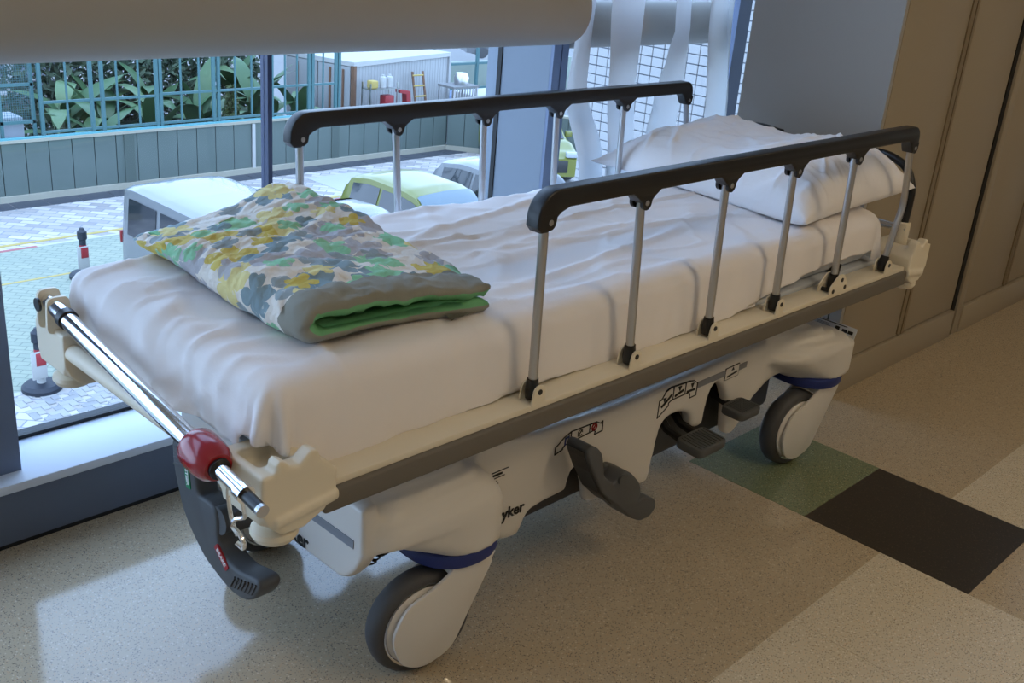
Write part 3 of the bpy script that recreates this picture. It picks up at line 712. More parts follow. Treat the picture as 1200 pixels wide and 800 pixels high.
def plabel(p0, p1, wd, m, s):
    a = Vector(p0); c_ = Vector(p1); d_ = (c_-a).normalized(); nrm = Vector((-d_.y, d_.x))*wd/2
    b = new_bm(); add_prism(b, rounded([tuple(a+nrm), tuple(c_+nrm), tuple(c_-nrm), tuple(a-nrm)], .003, 2), .9232, .927, 'x'); o = obj('pedal_label', b, m, fp, 0)
    mid = (a+c_)/2
    xax = (0, d_.x, d_.y); yax = Vector((-1, 0, 0)).cross(Vector(xax)).normalized()
    obj('lettering', text_mesh(s, wd*.75, frameM((.9228, mid.x, mid.y), xax, yax)), WHITEI, fp, 0)
plabel((1.722, .424), (1.716, .374), .018, LAB_G, 'STEER')
plabel((1.617, .290), (1.575, .254), .018, LAB_R, 'BRAKE')

# --- side brake pedal near the foot
sp_ = [(1.945+(x-1.925)*.95, .146+(z-.151)*.94) for x, z in [(1.618, .452), (1.645, .438), (1.663, .419), (1.674, .39), (1.683, .348), (1.724, .311), (1.743, .328), (1.763, .335), (1.793, .32), (1.836, .276), (1.847, .247), (1.836, .218), (1.852, .225), (1.876, .222), (1.917, .197), (1.925, .172), (1.902, .151), (1.86, .152), (1.814, .18), (1.747, .243), (1.684, .298), (1.635, .376), (1.61, .422), (1.605, .441)]]
b = new_bm(); add_prism(b, rounded(sp_, .012, 3), 1.268, 1.335, bev=.006, seg=3)
s_p = obj('side_pedal', b, PEDAL, bed, 40, label='charcoal s-shaped side pedal near the foot')
b = new_bm(); add_tube(b, [(1.775, 1.31, .305), (1.775, 1.37, .305), (1.755, 1.40, .31)], .016, 14); add_tube(b, [(1.78, 1.268, .303), (1.78, 1.262, .303)], .014, 12); obj('pedal_axle', b, PEDAL, s_p)
b = new_bm()
bk = [(1.945+(x-1.943)*.95, .146+(z-.143)*.94) for x, z in ((1.620, .430), (1.627, .412), (1.650, .368), (1.698, .292), (1.752, .241))]
for (xa_, za_), (xb_, zb_) in zip(bk, bk[1:]):
    d_ = Vector((xb_-xa_, zb_-za_)).normalized(); nn = Vector((d_.y, -d_.x))*.0015
    if nn.x > 0: nn = -nn
    add_prism(b, [(xa_, za_), (xb_, zb_), (xb_+nn.x, zb_+nn.y), (xa_+nn.x, za_+nn.y)], 1.276, 1.328)
obj('hollow_shade', b, BLACK, s_p)  # dark strips paint a shaded hollow onto the solid pedal back
# --- two flat pedals under the middle
def flat_pedal(cx, cy, z, L, Wd, yaw, pitch):
    M_ = Matrix.Translation((cx, cy, z)) @ Matrix.Rotation(yaw, 4, 'Z') @ Matrix.Rotation(pitch, 4, 'X')
    b = new_bm(); add_prism(b, rounded([(-L/2, -Wd/2), (L/2, -Wd/2), (L/2, Wd/2), (-L/2, Wd/2)], .02, 4), -.016, .010, 'z', bev=.006, seg=2); bmesh.ops.transform(b, matrix=M_, verts=b.verts[:])
    p = obj('lift_pedal', b, PEDAL, bed, 40)
    b = new_bm()
    for k in range(9):
        x = -L/2+.014+(L-.028)*k/8; add_box(b, x-.0016, x+.0016, -Wd/2+.008, Wd/2-.012, .0095, .0125)
    bmesh.ops.transform(b, matrix=M_, verts=b.verts[:]); obj('pedal_ribs', b, PEDAL, p)
    b = new_bm()
    for dx in ((-.03, .03) if L > .1 else (0,)):
        add_tube(b, [M_ @ Vector((dx, Wd/2-.01, -.006)), M_ @ Vector((dx, Wd/2+.05, .002)), M_ @ Vector((dx, Wd/2+.12, .06))], [.012, .012, .014], 10)
    obj('pedal_arm', b, BLACK, p); return p
flat_pedal(2.165, 1.305, .264, .125, .085, 0, math.radians(4))
flat_pedal(2.375, 1.325, .293, .10, .075, 0, math.radians(2))

# --- dark mechanism under the litter
b = new_bm(); add_box(b, 2.12, 2.62, 1.37, 1.46, .485, .545, .008); m1 = obj('gas_spring_cover', b, BLACK, bed)
b = new_bm(); add_box(b, 2.40, 2.45, 1.355, 1.46, .46, .552, .008); obj('guide_block', b, CREAM, bed)
b = new_bm(); add_tube(b, [(2.75, 1.30, .635), (2.72, 1.38, .64), (2.62, 1.46, .60)], .018, 12); add_tube(b, [(2.76, 1.33, .55), (2.82, 1.38, .545)], .016, 12); add_tube(b, [(2.60, 1.34, .64), (2.70, 1.36, .64)], .012, 10); obj('tilt_lever', b, BLACK, bed)
b = new_bm()
for k in range(7):
    c0 = Vector((1.155+.016*k, 1.41+.004*k, .262+.003*math.sin(k))); mm = Matrix.Translation(c0) @ Matrix.Rotation(PI/2*(k % 2), 4, 'X')
    add_tube(b, [mm @ Vector((.012*math.cos(a*PI/4), .007*math.sin(a*PI/4), 0)) for a in range(9)], .0022, 6, False)
add_tube(b, [(1.15, 1.41, .262), (1.13, 1.41, .31)], .002, 6); add_tube(b, [(1.252, 1.435, .262), (1.26, 1.45, .30)], .002, 6)
obj('earth_chain', b, BLACK, bed)
b = new_bm(); add_box(b, 1.33, 2.72, 1.43, my(1.43), .165, .33, .02); obj('shade_pan', b, BLK_PAN, bed, label='dark pan added under the white hood to darken the floor')  # pan added to block stray light and darken the floor under the bed
b = new_bm(); add_box(b, 1.2, 2.8, 1.56, 1.72, .30, .36, .01); obj('chassis_beam', b, DECK, bed)

# ================================================================== BEDDING
def quiltbox(z): return z
def mattress():
    bm = new_bm(); add_box(bm, .86, 2.945, 1.312, my(1.300), .626, .762, .035, 4)
    return tag(obj('mattress', bm, MATT, smooth=60), 'grey-blue mattress under the white sheet on the stretcher', 'mattress')
mattress()
def nz(x, y, z=0, s=1): return noise.noise(Vector((x*s, y*s, z)))
def ridge(x, y, z=0): return 1-abs(noise.noise(Vector((x, y, z))))*2
def sheet():
    x0, x1, y0, y1 = .838, 2.96, 1.296, my(1.256); zt = .776; r = .045
    ix0, ix1, iy0, iy1 = x0+r, x1-r, y0+r, y1-r
    h = .0095; drop = .22
    nx = int((ix1-ix0+2*drop)/h); ny = int((iy1-iy0+2*drop)/h)
    bm = new_bm(); V = {}
    for i in range(nx+1):
        for j in range(ny+1):
            s = ix0-drop+(ix1-ix0+2*drop)*i/nx; t = iy0-drop+(iy1-iy0+2*drop)*j/ny
            px = min(max(s, ix0), ix1); py = min(max(t, iy0), iy1); dx, dy = s-px, t-py; d = math.hypot(dx, dy)
            e = (px-ix0)/(ix1-ix0)
            # hem length measured over the edge
            if abs(dy) > abs(dx) and dy < 0:
                hem = .185+.012*nz(px*3.1, 0, 3)+.006*nz(px*11, 0, 5)
                if px > 2.15: hem -= .055*min(1, (px-2.15)/.45)
                if px < 1.10: hem += .012-.035*max(0, (.98-px)/.1)+.010*math.sin(px*60)
            elif abs(dx) > abs(dy) and dx < 0: hem = .158+.018*nz(py*3, 2, 1)-.03*max(0, (py-1.6)/.4)-.02*max(0, (1.42-py)/.1)
            elif abs(dx) > abs(dy): hem = .15+.03*nz(py*4, 1, 2)
            else: hem = .16+.01*nz(px*4, 4, 1)
            if dx and dy: hem = (.115 if dx < 0 else .16)+.02*nz(dx*9, dy*9, 2)+(.03*abs(dy)/(abs(dx)+abs(dy)) if dx < 0 and dy < 0 else 0)
            if d > hem+h*1.5: continue
            d = min(d, hem)
            if d <= 0: p = Vector((px, py, zt)); n = Vector((0, 0, 1)); k = 0
            else:
                u = Vector((dx, dy, 0)).normalized(); L = r*PI/2
                if d < L:
                    a = d/r; p = Vector((px, py, zt-r))+u*(r*math.sin(a))+Vector((0, 0, r*math.cos(a))); n = u*math.sin(a)+Vector((0, 0, math.cos(a))); k = a/(PI/2)
                else: p = Vector((px, py, zt-r-(d-L)))+u*r; n = u; k = 1
            # wrinkles
            top = 1-k
            q = .0035*nz(px*2.2, py*3.4, 1)+.0016*nz(px*8, py*11, 2)
            cr1 = max(0, 1-abs(py-1.74-.04*nz(px*1.7, 1, 0))/.014)*.010*min(1, max(0, (px-1.35)/.2))+max(0, 1-abs(py-1.60+.10*(px-1.9)-.03*nz(px*2.7, 5, 0))/.012)*.007*min(1, max(0, (px-1.5)/.2))*(px < 2.5)
            cr2 = max(0, ridge(px*1.1+py*.6, py*5.0-px*.7, 7)-.82)/.18*.008
            cr3 = max(0, ridge(px*2.3-py*3, py*1.1+px*1.4, 11)-.84)/.16*.006+max(0, ridge(px*4.1+py*2, py*6.1+px*1.4, 17)-.86)/.14*.004+max(0, .35-(px-.84))/.35*max(0, ridge(px*6+py*4, py*7, 21)-.6)/.4*.006
            w_ = q+(cr1+cr2+cr3)
            if k > 0:
                ed = px if abs(dy) > abs(dx) else py
                if dx and dy: ed = math.atan2(dy, dx)*.09
                lean = min(1, max(0, (d-.02)/.13))
                fold = (.010*nz(ed*9+d*2.2, 3, 0)+.005*nz(ed*21+d*5, 8, 0))*lean
                if abs(dx) > abs(dy) and dx < 0 : fold += (.013*max(0, ridge(ed*4.5+d*7, d*3, 4)-.45)/.55)*lean+.007*max(0, ridge(ed*9-d*12, d*2, 14)-.6)/.4*lean+.004*lean*math.sin(ed*33+d*40)
                if dx and dy: fold += .012*math.sin(math.atan2(dy, dx)*9)*lean+.008*lean
                w_ = w_*(.35+.65*top)+fold+.006*lean
            p = p+n*w_
            if n.z < .5: p.y = max(p.y, 1.2705) if px > 1.1 else max(p.y, 1.268)
            V[i, j] = bm.verts.new(p)
    for i in range(nx):
        for j in range(ny):
            q = [V.get(k) for k in ((i, j), (i+1, j), (i+1, j+1), (i, j+1))]
            if all(q): bm.faces.new(q)
    for f in [f for f in bm.faces if f.calc_area() < 1e-8]: bm.faces.remove(f)
    for v in [v for v in bm.verts if not v.link_faces]: bm.verts.remove(v)
    o = obj('bed_sheet', bm, SHEET, smooth=180)
    m = o.modifiers.new('th', 'SOLIDIFY'); m.thickness = .002; m.offset = -1
    return tag(o, 'white cotton sheet draped over the stretcher mattress', 'sheet')
sheet()
# a second, lower sheet showing its hem below the top one on the near side
bm = new_bm(); n = 150; prev = None
for i in range(n+1):
    x = 1.2+(2.3-1.2)*i/n; ring = []
    for k in range(7):
        t = k/6; z = .74-.122*t-(0.004*nz(x*6, 1, 9) if t == 1 else 0); y = 1.2995-.004*t+.004*nz(x*7, t*2, 4)
        ring.append(bm.verts.new((x, y, z)))
    if prev:
        for k in range(6): bm.faces.new((prev[k], prev[k+1], ring[k+1], ring[k]))
    prev = ring
tag(obj('under_sheet', bm, SHEET, smooth=180), 'edge of a white under sheet showing beneath the top sheet hem on the near side', 'sheet')

def pillow():
    cx, cy, z0 = 2.845, 1.715, .779; lx, ly = .265, .425; T_ = .150
    N, Mv = 90, 130; bm = new_bm(); top = {}; bot = {}
    for i in range(N+1):
        for j in range(Mv+1):
            u = -1+2*i/N; v = -1+2*j/Mv
            px = u*(1-.10*(1-v*v)*(abs(u)**2)*.6); py = v*(1-.07*(1-u*u)*(abs(v)**2))
            X_ = cx+px*lx; Y_ = cy+py*ly
            th = max(0, 1-u**4)**.55*(max(0, 1-v**4)**.6 if v < 0 else max(0, 1-v**3)**.85)
            edge = max(0, 1-th)
            wr = .008*nz(u*3, v*4, 2)*th
            wr += .013*max(0, ridge(u*1.6+v*.8, v*4.2-u*.8, 5)-.72)/.28*th*(.35+.65*(abs(v) > .35))
            wr += .010*max(0, ridge(u*5+v*.5, v*2.2+u*1.5, 8)-.6)/.4*th*abs(v)**1.5
            wr += .012*max(0, ridge(u*3.4+v*2, u*1.2-v*1.4, 12)-.68)/.32*th*(v < -.2)*min(1, (-.2-v)*2.5)
            wr += .004*nz(u*9, v*8, 3)*min(1, th*4)
            sag = 1-.14*math.exp(-((v-.05)**2)/.10)
            skew = .026*u-.006*v
            hz = th*T_*sag*(.86+.20*v*v*(v < 0)+.10*(v > 0)*v)
            rim = .004*nz(u*5, v*5, 9)*(1-min(1, th*3))
            top[i, j] = bm.verts.new((X_, Y_, max(z0+.004, z0+.036+skew+hz+wr+rim)))
            bot[i, j] = top[i, j] if (i in (0, N) or j in (0, Mv)) else bm.verts.new((X_, Y_, max(z0+.003, z0+.036+skew-th*.06)))
    for i in range(N):
        for j in range(Mv):
            bm.faces.new((top[i, j], top[i+1, j], top[i+1, j+1], top[i, j+1]))
            q = (bot[i, j], bot[i, j+1], bot[i+1, j+1], bot[i+1, j])
            if len(set(q)) > 2:
                try: bm.faces.new(q)
                except ValueError: pass
    rot = Matrix.Translation((cx, cy, 0)) @ Matrix.Rotation(math.radians(-6), 4, 'Z') @ Matrix.Translation((-cx, -cy, 0))
    bmesh.ops.transform(bm, matrix=rot, verts=bm.verts[:])
    return tag(obj('pillow', bm, PILC, smooth=180), 'white pillow lying at the head end of the stretcher', 'pillow')
pillow()

def quilt():
    root = thing('folded_quilt', 'folded floral quilt with grey border and green lining on the bed foot', 'quilt', (1.2, 1.72, .78))
    x0, x1 = .955, 1.36; ya, yb = 1.385, 2.045; z0 = .784; th = .037; gap = .007
    Rr = (2*th+gap)/2
    # outer profile (bottom -> fold -> top) as (x, z, normal)
    def layer(xa, xb, ra, rb, zc, n1=40, n2=16):
        pts = [(xb-(xb-xa)*k/n1, zc-ra) for k in range(n1)]
        pts += [(xa-ra*math.sin(PI*k/n2), zc-ra*math.cos(PI*k/n2)) for k in range(n2+1)]
        pts += [(xa+(xb-xa)*k/n1, zc+ra) for k in range(1, n1+1)]
        return pts
    zc = z0+Rr
    outer = layer(x0+Rr, x1, Rr, Rr, zc); inner = layer(x0+Rr, x1-.004, gap/2, gap/2, zc)
    NY = 120
    def disp(x, y, z, topf):
        v = (y-ya)/(yb-ya); u = (x-x0)/(x1-x0)
        dz = .010*nz(x*5, y*5, 1)+.008*nz(x*13, y*13, 3)+.007*nz(x*34+y*10, y*30-x*9, 2)-.005*max(0, ridge(x*13+y*11, y*14-x*9, 4)-.62)/.38-.004*max(0, ridge(x*22-y*12, y*20, 8)-.7)/.3
        dz -= topf*.058*max(0, min(1, (v-.35)/.65))*max(0, min(1, (.75-u)/.75))
        dz += topf*(.030*max(0, u-.55)/.45*max(0, v-.45)/.55+.012*math.sin(v*PI)-.016*max(0, u-.5)*max(0, .35-v)/.35)
        shear = .035*(v)*topf*0+(.05*(v-.5))*0
        yy = y+.018*nz(x*4, topf*3, 6)*(1 if abs(v-.5) > .35 else .3)
        xx = x+.012*nz(y*4, 2, 7)+.036*v; yy -= .045*max(0, u)*(1-v)
        return Vector((xx, yy, max(z+dz*(.25+.75*topf), z0-.003)))
    bm = new_bm(); uvl = bm.loops.layers.uv.new('UVMap'); rows = []
    n = len(outer); arcl = [0]
    for k in range(1, n): arcl.append(arcl[-1]+math.dist(outer[k], outer[k-1]))
    O, I = [], []
    for j in range(NY+1):
        y = ya+(yb-ya)*j/NY
        e = min(1, min(j, NY-j)/6.0); pinch = math.sqrt(max(0, 1-(1-e)**2))*.85+.15   # rounded ends
        ro, ri = [], []
        for k in range(n):
            ox, oz = outer[k]; jx, jz = inner[k]
            mx_, mz = (ox+jx)/2, (oz+jz)/2
            if k < 4 or k >= n-4:
                kk = k if k < 4 else n-1-k; p2 = min(pinch, math.sqrt(1-(1-(kk+.35)/4.35)**2)) 
            else: p2 = pinch
            ox, oz, jx, jz = mx_+(ox-mx_)*p2, mz+(oz-mz)*p2, mx_+(jx-mx_)*p2, mz+(jz-mz)*p2
            tf = min(1, max(0, (oz-z0)/(2*Rr)))
            ro.append(bm.verts.new(disp(ox, y, oz, tf))); ri.append(bm.verts.new(disp(jx, y, jz, tf)))
        O.append(ro); I.append(ri)
    def face(vs, mi, uvs=None):
        try: f = bm.faces.new(vs)
        except ValueError: return
        f.material_index = mi
        if uvs:
            for l, uv in zip(f.loops, uvs): l[uvl].uv = uv
    for j in range(NY):
        y = ya+(yb-ya)*j/NY; y2 = ya+(yb-ya)*(j+1)/NY
        for k in range(n-1):
            border = j < 12 or k < 20
            u = [(arcl[k], y), (arcl[k+1], y), (arcl[k+1], y2), (arcl[k], y2)]
            face((O[j][k], O[j][k+1], O[j+1][k+1], O[j+1][k]), 1 if border else 0, u)
            face((I[j][k], I[j+1][k], I[j+1][k+1], I[j][k+1]), 2)
        face((O[j][0], O[j+1][0], I[j+1][0], I[j][0]), 1); face((O[j][n-1], I[j][n-1], I[j+1][n-1], O[j+1][n-1]), 1)
    for k in range(n-1):
        face((O[0][k], I[0][k], I[0][k+1], O[0][k+1]), 1); face((O[NY][k], O[NY][k+1], I[NY][k+1], I[NY][k]), 0)
    me = fin(bm, 'quilt_cover', 180)
    for m_ in (FLORAL, QGREY, QGREEN): me.materials.append(m_)
    obj('quilt_cover', me, None, root)
    # inner folded layer with green binding peeping out and a turned corner flap
    b = new_bm(); g = {}
    for i in range(25):
        for j in range(9):
            u, v = i/24, j/8
            x = x0+.05+(x1-x0-.10)*u; y = ya-.006-.045*u*(1-v)+.10*v+.006*nz(u*5, 1, 2); z = zc-.004+.016*u*u*(1-v)*.5+.004*nz(u*9, v*2, 1)-.012*(u > .8)*(u-.8)*5
            g[i, j] = b.verts.new((x, y, z))
    for i in range(24):
        for j in range(8): b.faces.new((g[i, j], g[i+1, j], g[i+1, j+1], g[i, j+1]))
    bmesh.ops.solidify(b, geom=b.faces[:], thickness=.012)
    obj('quilt_lining', b, QGREEN, root, 60, label='green folded inner layer')
    b = new_bm(); g = {}
    for i in range(15):
        for j in range(11):
            u, v = i/14, j/10
            x = x1-.095+.105*u; y = ya-.052+.16*v+.02*(1-v)*u; z = z0+.004+.030*math.sin(v*PI*.6+.15)*(.5+.5*u)*(1-.3*u)+.005*nz(u*4, v*4, 3)
            g[i, j] = b.verts.new((x, y, z))
    for i in range(14):
        for j in range(10): b.faces.new((g[i, j], g[i+1, j], g[i+1, j+1], g[i, j+1]))
    bmesh.ops.solidify(b, geom=b.faces[:], thickness=.012)
    obj('corner_flap', b, QGREY, root, 60, label='grey loose corner flap')
quilt()

# --- loose things on the base
st = thing('patient_strap', 'blue nylon strap with pale perforated plate lying on the hood under the rail', 'strap', (1.6, 1.43, .48))
b = new_bm(); add_prism(b, [(1.40, .482), (1.75, .448), (1.97, .446), (1.97, .452), (1.75, .455), (1.40, .489)], 1.395, 1.50); obj('perforated_plate', b, mat('pale_plate', lin(176, 190, 206), .4), st)
b = new_bm()
for k in range(12): add_lathe(b, [(0, 0), (.006, 0), (.006, .002), (0, .002)], 8, Matrix.Translation((1.47+.04*k, 1.418+.002*(k % 2), .4815-.0033*min(k, 7))), cap=False)
obj('plate_holes', b, INK, st)
b = new_bm(); add_tube(b, smoothpath([(1.36, 1.385, .486), (1.5, 1.395, .482), (1.62, 1.43, .482), (1.8, 1.44, .475), (1.97, 1.42, .475)], 6), .010, 8)
add_tube(b, smoothpath([(1.40, 1.46, .50), (1.6, 1.47, .50), (1.8, 1.46, .49), (1.99, 1.42, .485)], 6), .014, 8); obj('strap_band', b, STRAP, st)

cd = thing('instruction_card', 'laminated instruction card with print and pictures hanging at the head end', 'card', (2.97, 1.37, .38))
TL, TR = Vector((2.95, 1.445, .410)), Vector((2.95, 1.299, .4075)); DN = Vector((-.022, 0, -.060))
xa = (TR-TL).normalized(); ya_ = (-DN).normalized(); 
def cpt(u, v, off=0): 
    nn = xa.cross(ya_).normalized(); return TL+(TR-TL)*u+DN*v+nn*off
b = new_bm(); vs = [b.verts.new(cpt(u, v, o)) for o in (0, -.002) for u, v in ((0, 0), (1, 0), (1, 1), (0, 1))]
for f in ((0, 1, 2, 3), (7, 6, 5, 4), (0, 4, 5, 1), (1, 5, 6, 2), (2, 6, 7, 3), (3, 7, 4, 0)): b.faces.new([vs[i] for i in f])
obj('card', b, PAPER, cd, 0)
b = new_bm()
def cq(u0, u1, v0, v1): 
    b.faces.new([b.verts.new(cpt(u, v, .001)) for u, v in ((u0, v0), (u1, v0), (u1, v1), (u0, v1))])
cq(.12, .78, .05, .09)
for k in range(7): cq(.08, .08+.36*(.75+.25*((k*37) % 7)/7), .17+.05*k, .188+.05*k)
for u0, u1, v0, v1 in ((.52, .62, .16, .34), (.68, .80, .2, .36), (.82, .94, .2, .36), (.56, .72, .48, .66), (.78, .9, .5, .66)): cq(u0, u1, v0, v1)
obj('card_print', b, INK, cd, 0)
b = new_bm(); add_tube(b, [cpt(.3, .02), (2.95, 1.40, .50), (2.93, 1.36, .575)], .0025, 6); obj('card_cord', b, BLACK, cd)

# ================================================================== OUTDOORS
G = -4.5
gr = struct('ground_yard', boxm(-14, 34, 2.7, 20.95, G-.3, G), PAVEMOT)
obj('paving_field', boxm(-14, 16.5, 12.42, 17.93, G-.1, G+.004), PAVEGR, gr)
obj('painted_line', boxm(-14, 16.5, 18.2, 18.3, G-.1, G+.006), YEL, gr); obj('painted_line', boxm(-14, 16.5, 16.33, 16.39, G-.1, G+.008), YEL, gr)
for k in range(28): obj('painted_line', boxm(-12+k, -11.0+k, 17.93, 18.02, G-.1, G+.007), LINER if k % 3 == 0 else LINEW, gr)
obj('painted_line', boxm(-14, 16.5, 12.36, 12.46, G-.1, G+.006), LINEW, gr)
obj('concrete_patch', boxm(14.0, 15.4, 18.3, 19.9, G-.1, G+.006), LINEW, gr)
for k in range(22): obj('drain_grate', boxm(5+.66*k, 5.64+.66*k, 20.36, 20.82, G-.1, G+.01), DRAIN, gr)
struct('ground_back', boxm(-20, 60, 20.95, 95, -5.4, -5.0), CONC)
# herringbone pavers close to the building, each its own piece
pm = {}
for nm, m_ in (('a', PAV1), ('b', PAV2), ('g', PAVG)):
    for rot in (0, 1):
        lx, ly = (.199, .099) if rot == 0 else (.099, .199)
        b = new_bm(); add_box(b, -lx/2+.003, lx/2-.003, -ly/2+.003, ly/2-.003, -.05, 0, .004, 1); me = fin(b, 'paver', 0); me.materials.append(m_); pm[nm, rot] = me
cnt = 0
for k in range(-60, 90):
    for n_ in range(-40, 60):                     # herringbone: stair-stepped pairs of one lying and one standing paver
        q = .1; ox = 4.4+n_*2*q+k*q; oy = 9.9+k*q-n_*2*q
        for rot, (dx, dy) in ((0, (q, q/2)), (1, (q*2.5, q))):
            x, y = ox+dx, oy+dy
            if not (4.3 < x < 5.95 and 9.3 < y < 12.3) or y-9.3 < (x-4.3)*.35 or cnt >= 298: continue
            o = bpy.data.objects.new('paver', pm['a' if random.random() < .6 else 'b', rot]); COL.objects.link(o); o.parent = gr
            o.location = (x, y, G+.012+random.uniform(-.002, .002)); cnt += 1

# hoarding wall of upright panels
hw = struct('wall_yard', boxm(3.0, 19.24, 20.93, 21.02, G, -3.33), HPOST)
k = 0; x = 3.0
while x < 19.1:
    obj('hoarding_panel', boxm(x+.012, min(x+.455, 19.2), 20.885, 20.93, G+.12, -3.345), HOARD, hw); x += .462; k += 1
for x in (10.1, 15.4): obj('hoarding_post', boxm(x, x+.22, 20.86, 20.886, G+.1, -3.35), HPOST, hw)
obj('drain_pipe', boxm(13.17, 13.24, 20.84, 20.885, G+.1, -3.36), LINEW, hw)
obj('kerb', boxm(3, 19.24, 20.82, 20.93, G, G+.13), KERB, hw)
obj('coping', boxm(3, 19.26, 20.86, 21.04, -3.345, -3.29), KERB, hw)
obj('coping_strip', boxm(3, 19.26, 20.9, 21.0, -3.29, -3.26), mat('aqua_strip', lo(120, 205, 215), .5), hw)
MR = Matrix.Translation((19.24, 20.9, 0)) @ Matrix.Rotation(math.radians(-52), 4, 'Z')
hr = struct('wall_return', boxm(0, 9, -.04, .04, G, -3.33, M=MR), HPOST)
for k in range(19): obj('hoarding_panel', boxm(.012+.462*k, .455+.462*k, -.085, -.04, G+.12, -3.345, M=MR), HOARD, hr)
obj('kerb', boxm(0, 9, -.13, -.04, G, G+.13, M=MR), KERB, hr); obj('coping', boxm(0, 9, -.1, .06, -3.345, -3.29, M=MR), KERB, hr)

# teal fence on the hoarding
fn = thing('teal_fence', 'teal steel fence standing on top of the grey-green yard wall', 'fence', (12, 20.98, -3.26))
for x, wd in ((8.5, .10), (9.52, .07), (9.75, .07), (10.98, .13), (12.34, .17), (13.72, .15), (14.85, .15), (15.62, .14)):
    for dx in ((-wd*.35, wd*.35) if wd > .12 else (0,)): obj('post', boxm(x+dx-.035, x+dx+.035, 20.95, 21.01, -3.26, -1.0), TEAL, fn)
for x in (9.02, 10.07, 10.54, 11.5, 11.93, 12.82, 13.24, 14.13, 14.46, 15.2): obj('bar', boxm(x-.018, x+.018, 20.965, 20.995, -3.2, -1.05), TEAL, fn)
for x0, x1, z in ((8.5, 10.98, -2.62), (10.98, 13.72, -2.59), (13.72, 15.62, -2.58), (8.5, 15.62, -3.2), (8.5, 15.62, -1.2)): obj('rail', boxm(x0, x1, 20.96, 21.0, z-.025, z+.025), TEAL, fn)
# fence turning away at the left
fl2 = thing('teal_gate', 'teal mesh gate leaf at the far left beside the white block', 'gate', (8.0, 21.4, -3.2))
for z in (-3.0, -2.28, -1.6): obj('rail', boxm(6.9, 8.42, 21.1, 21.15, z-.03, z+.03), TEAL, fl2)
for x in (7.1, 7.77, 8.40): obj('post', boxm(x-.03, x+.03, 21.1, 21.15, -5.0, -1.0), TEAL, fl2)
b = new_bm()
for k in range(36): add_box(b, 6.92+.042*k, 6.926+.042*k, 21.12, 21.126, -3.0, -1.6)
for k in range(30): add_box(b, 6.9, 8.4, 21.12, 21.126, -3.0+.047*k, -2.995+.047*k)
obj('wire_mesh', b, TEAL, fl2, 0)['kind'] = 'stuff'
wb = tag(obj('concrete_block', boxm(5.6, 8.25, 21.25, 21.9, -5.0, -2.93, bev=.03), mat('block_paint', lo(196, 204, 214), .8)), 'low pale painted block behind the fence at the far left', 'block')
rw = tag(obj('stone_wall', boxm(5, 13.2, 30.5, 31.2, -5, -4.35), mat('stone_dark', lo(108, 106, 100), .9, var=(4, .3))), 'low dark stone wall beyond the gate at far left', 'wall')
fb = thing('white_fence', 'pale mesh fence with white rails on the distant stone wall', 'fence', (10, 31.5, -5))
for x in (7.5, 9.8, 11.9, 13.4): obj('post', boxm(x-.09, x+.09, 31.3, 31.45, -4.9, -1.5), LINEW, fb)
for z in (-3.95, -2.7): obj('rail', boxm(5, 14, 31.3, 31.38, z-.05, z+.05), LINEW, fb)
obj('mesh_panel', boxm(5, 14, 31.5, 31.55, -4.3, -1.0), mat('grey_mesh', lo(150, 158, 172), .8), fb)

# banana plants
def leaf_mesh(L, Wd, droop, m_, curl=.25):
    b = new_bm(); n = 16; prev = None; x = z = 0; ang = math.radians(70); st_ = L/n
    for i in range(n+1):
        t = i/n; wd = Wd*.5*(math.sin(min(1, (t*1.08+.02))*PI)**.55)*(1-.25*t)+.008
        if t > .97: wd = .02
        c_ = Vector((x, 0, z)); ring = []
        for s in (-1, -.55, 0, .55, 1):
            ring.append(b.verts.new(c_+Vector((0, s*wd, abs(s)*wd*curl*(1-t*1.6)-(.02*random.random() if abs(s) == 1 else 0)))))
        if prev:
            for k in range(4): b.faces.new((prev[k], prev[k+1], ring[k+1], ring[k]))
        prev = ring; x += math.cos(ang)*st_; z += math.sin(ang)*st_; ang -= droop/n
    me = fin(b, 'leaf', 60); me.materials.append(m_); return me
LM = [leaf_mesh(2.0, .52, 1.9, LEAF), leaf_mesh(2.2, .6, 2.3, LEAF2), leaf_mesh(1.8, .5, 1.2, LEAF), leaf_mesh(1.9, .55, 2.8, LEAF2), leaf_mesh(2.1, .62, .7, LEAF)]
LY = leaf_mesh(1.2, .3, 2.2, LEAFY)
bt = new_bm(); add_tube(bt, [(0, 0, 0), (.02, 0, .7), (0, .01, 1.5), (.02, 0, 2.2)], [.13, .11, .09, .06], 10); STM = fin(bt, 'stem', 60); STM.materials.append(STEMM)
labels = ['banana plant with drooping pale leaf behind the fence, leftmost', 'banana plant second from the left behind the teal fence', 'upright broad-leaved banana plant left of the double fence post', 'large banana plant with one tall upright leaf in the middle', 'banana plant with crossed leaves right of the middle fence post', 'banana plant close to the thin dark window mullion', 'banana plant with yellow withered leaf right of the window mullion', 'banana plant beside the white container doors', 'low banana plant at the back behind the middle bay', 'low banana plant at the back behind the left bay', 'small banana plant behind the right bay of the fence', 'banana plant with steep leaves far behind the left fence post']
spots = [(x, y+.55, z) for x, y, z in [(10.2, 21.9, -4.9), (10.75, 22.5, -4.7), (11.6, 22.0, -4.8), (12.75, 21.9, -4.4), (13.3, 22.7, -4.6), (14.2, 22.0, -4.3), (15.0, 22.3, -4.7), (15.95, 22.6, -4.9), (12.2, 23.4, -4.3), (11.1, 23.6, -4.3), (14.7, 23.4, -4.2), (10.0, 23.0, -4.4)]]
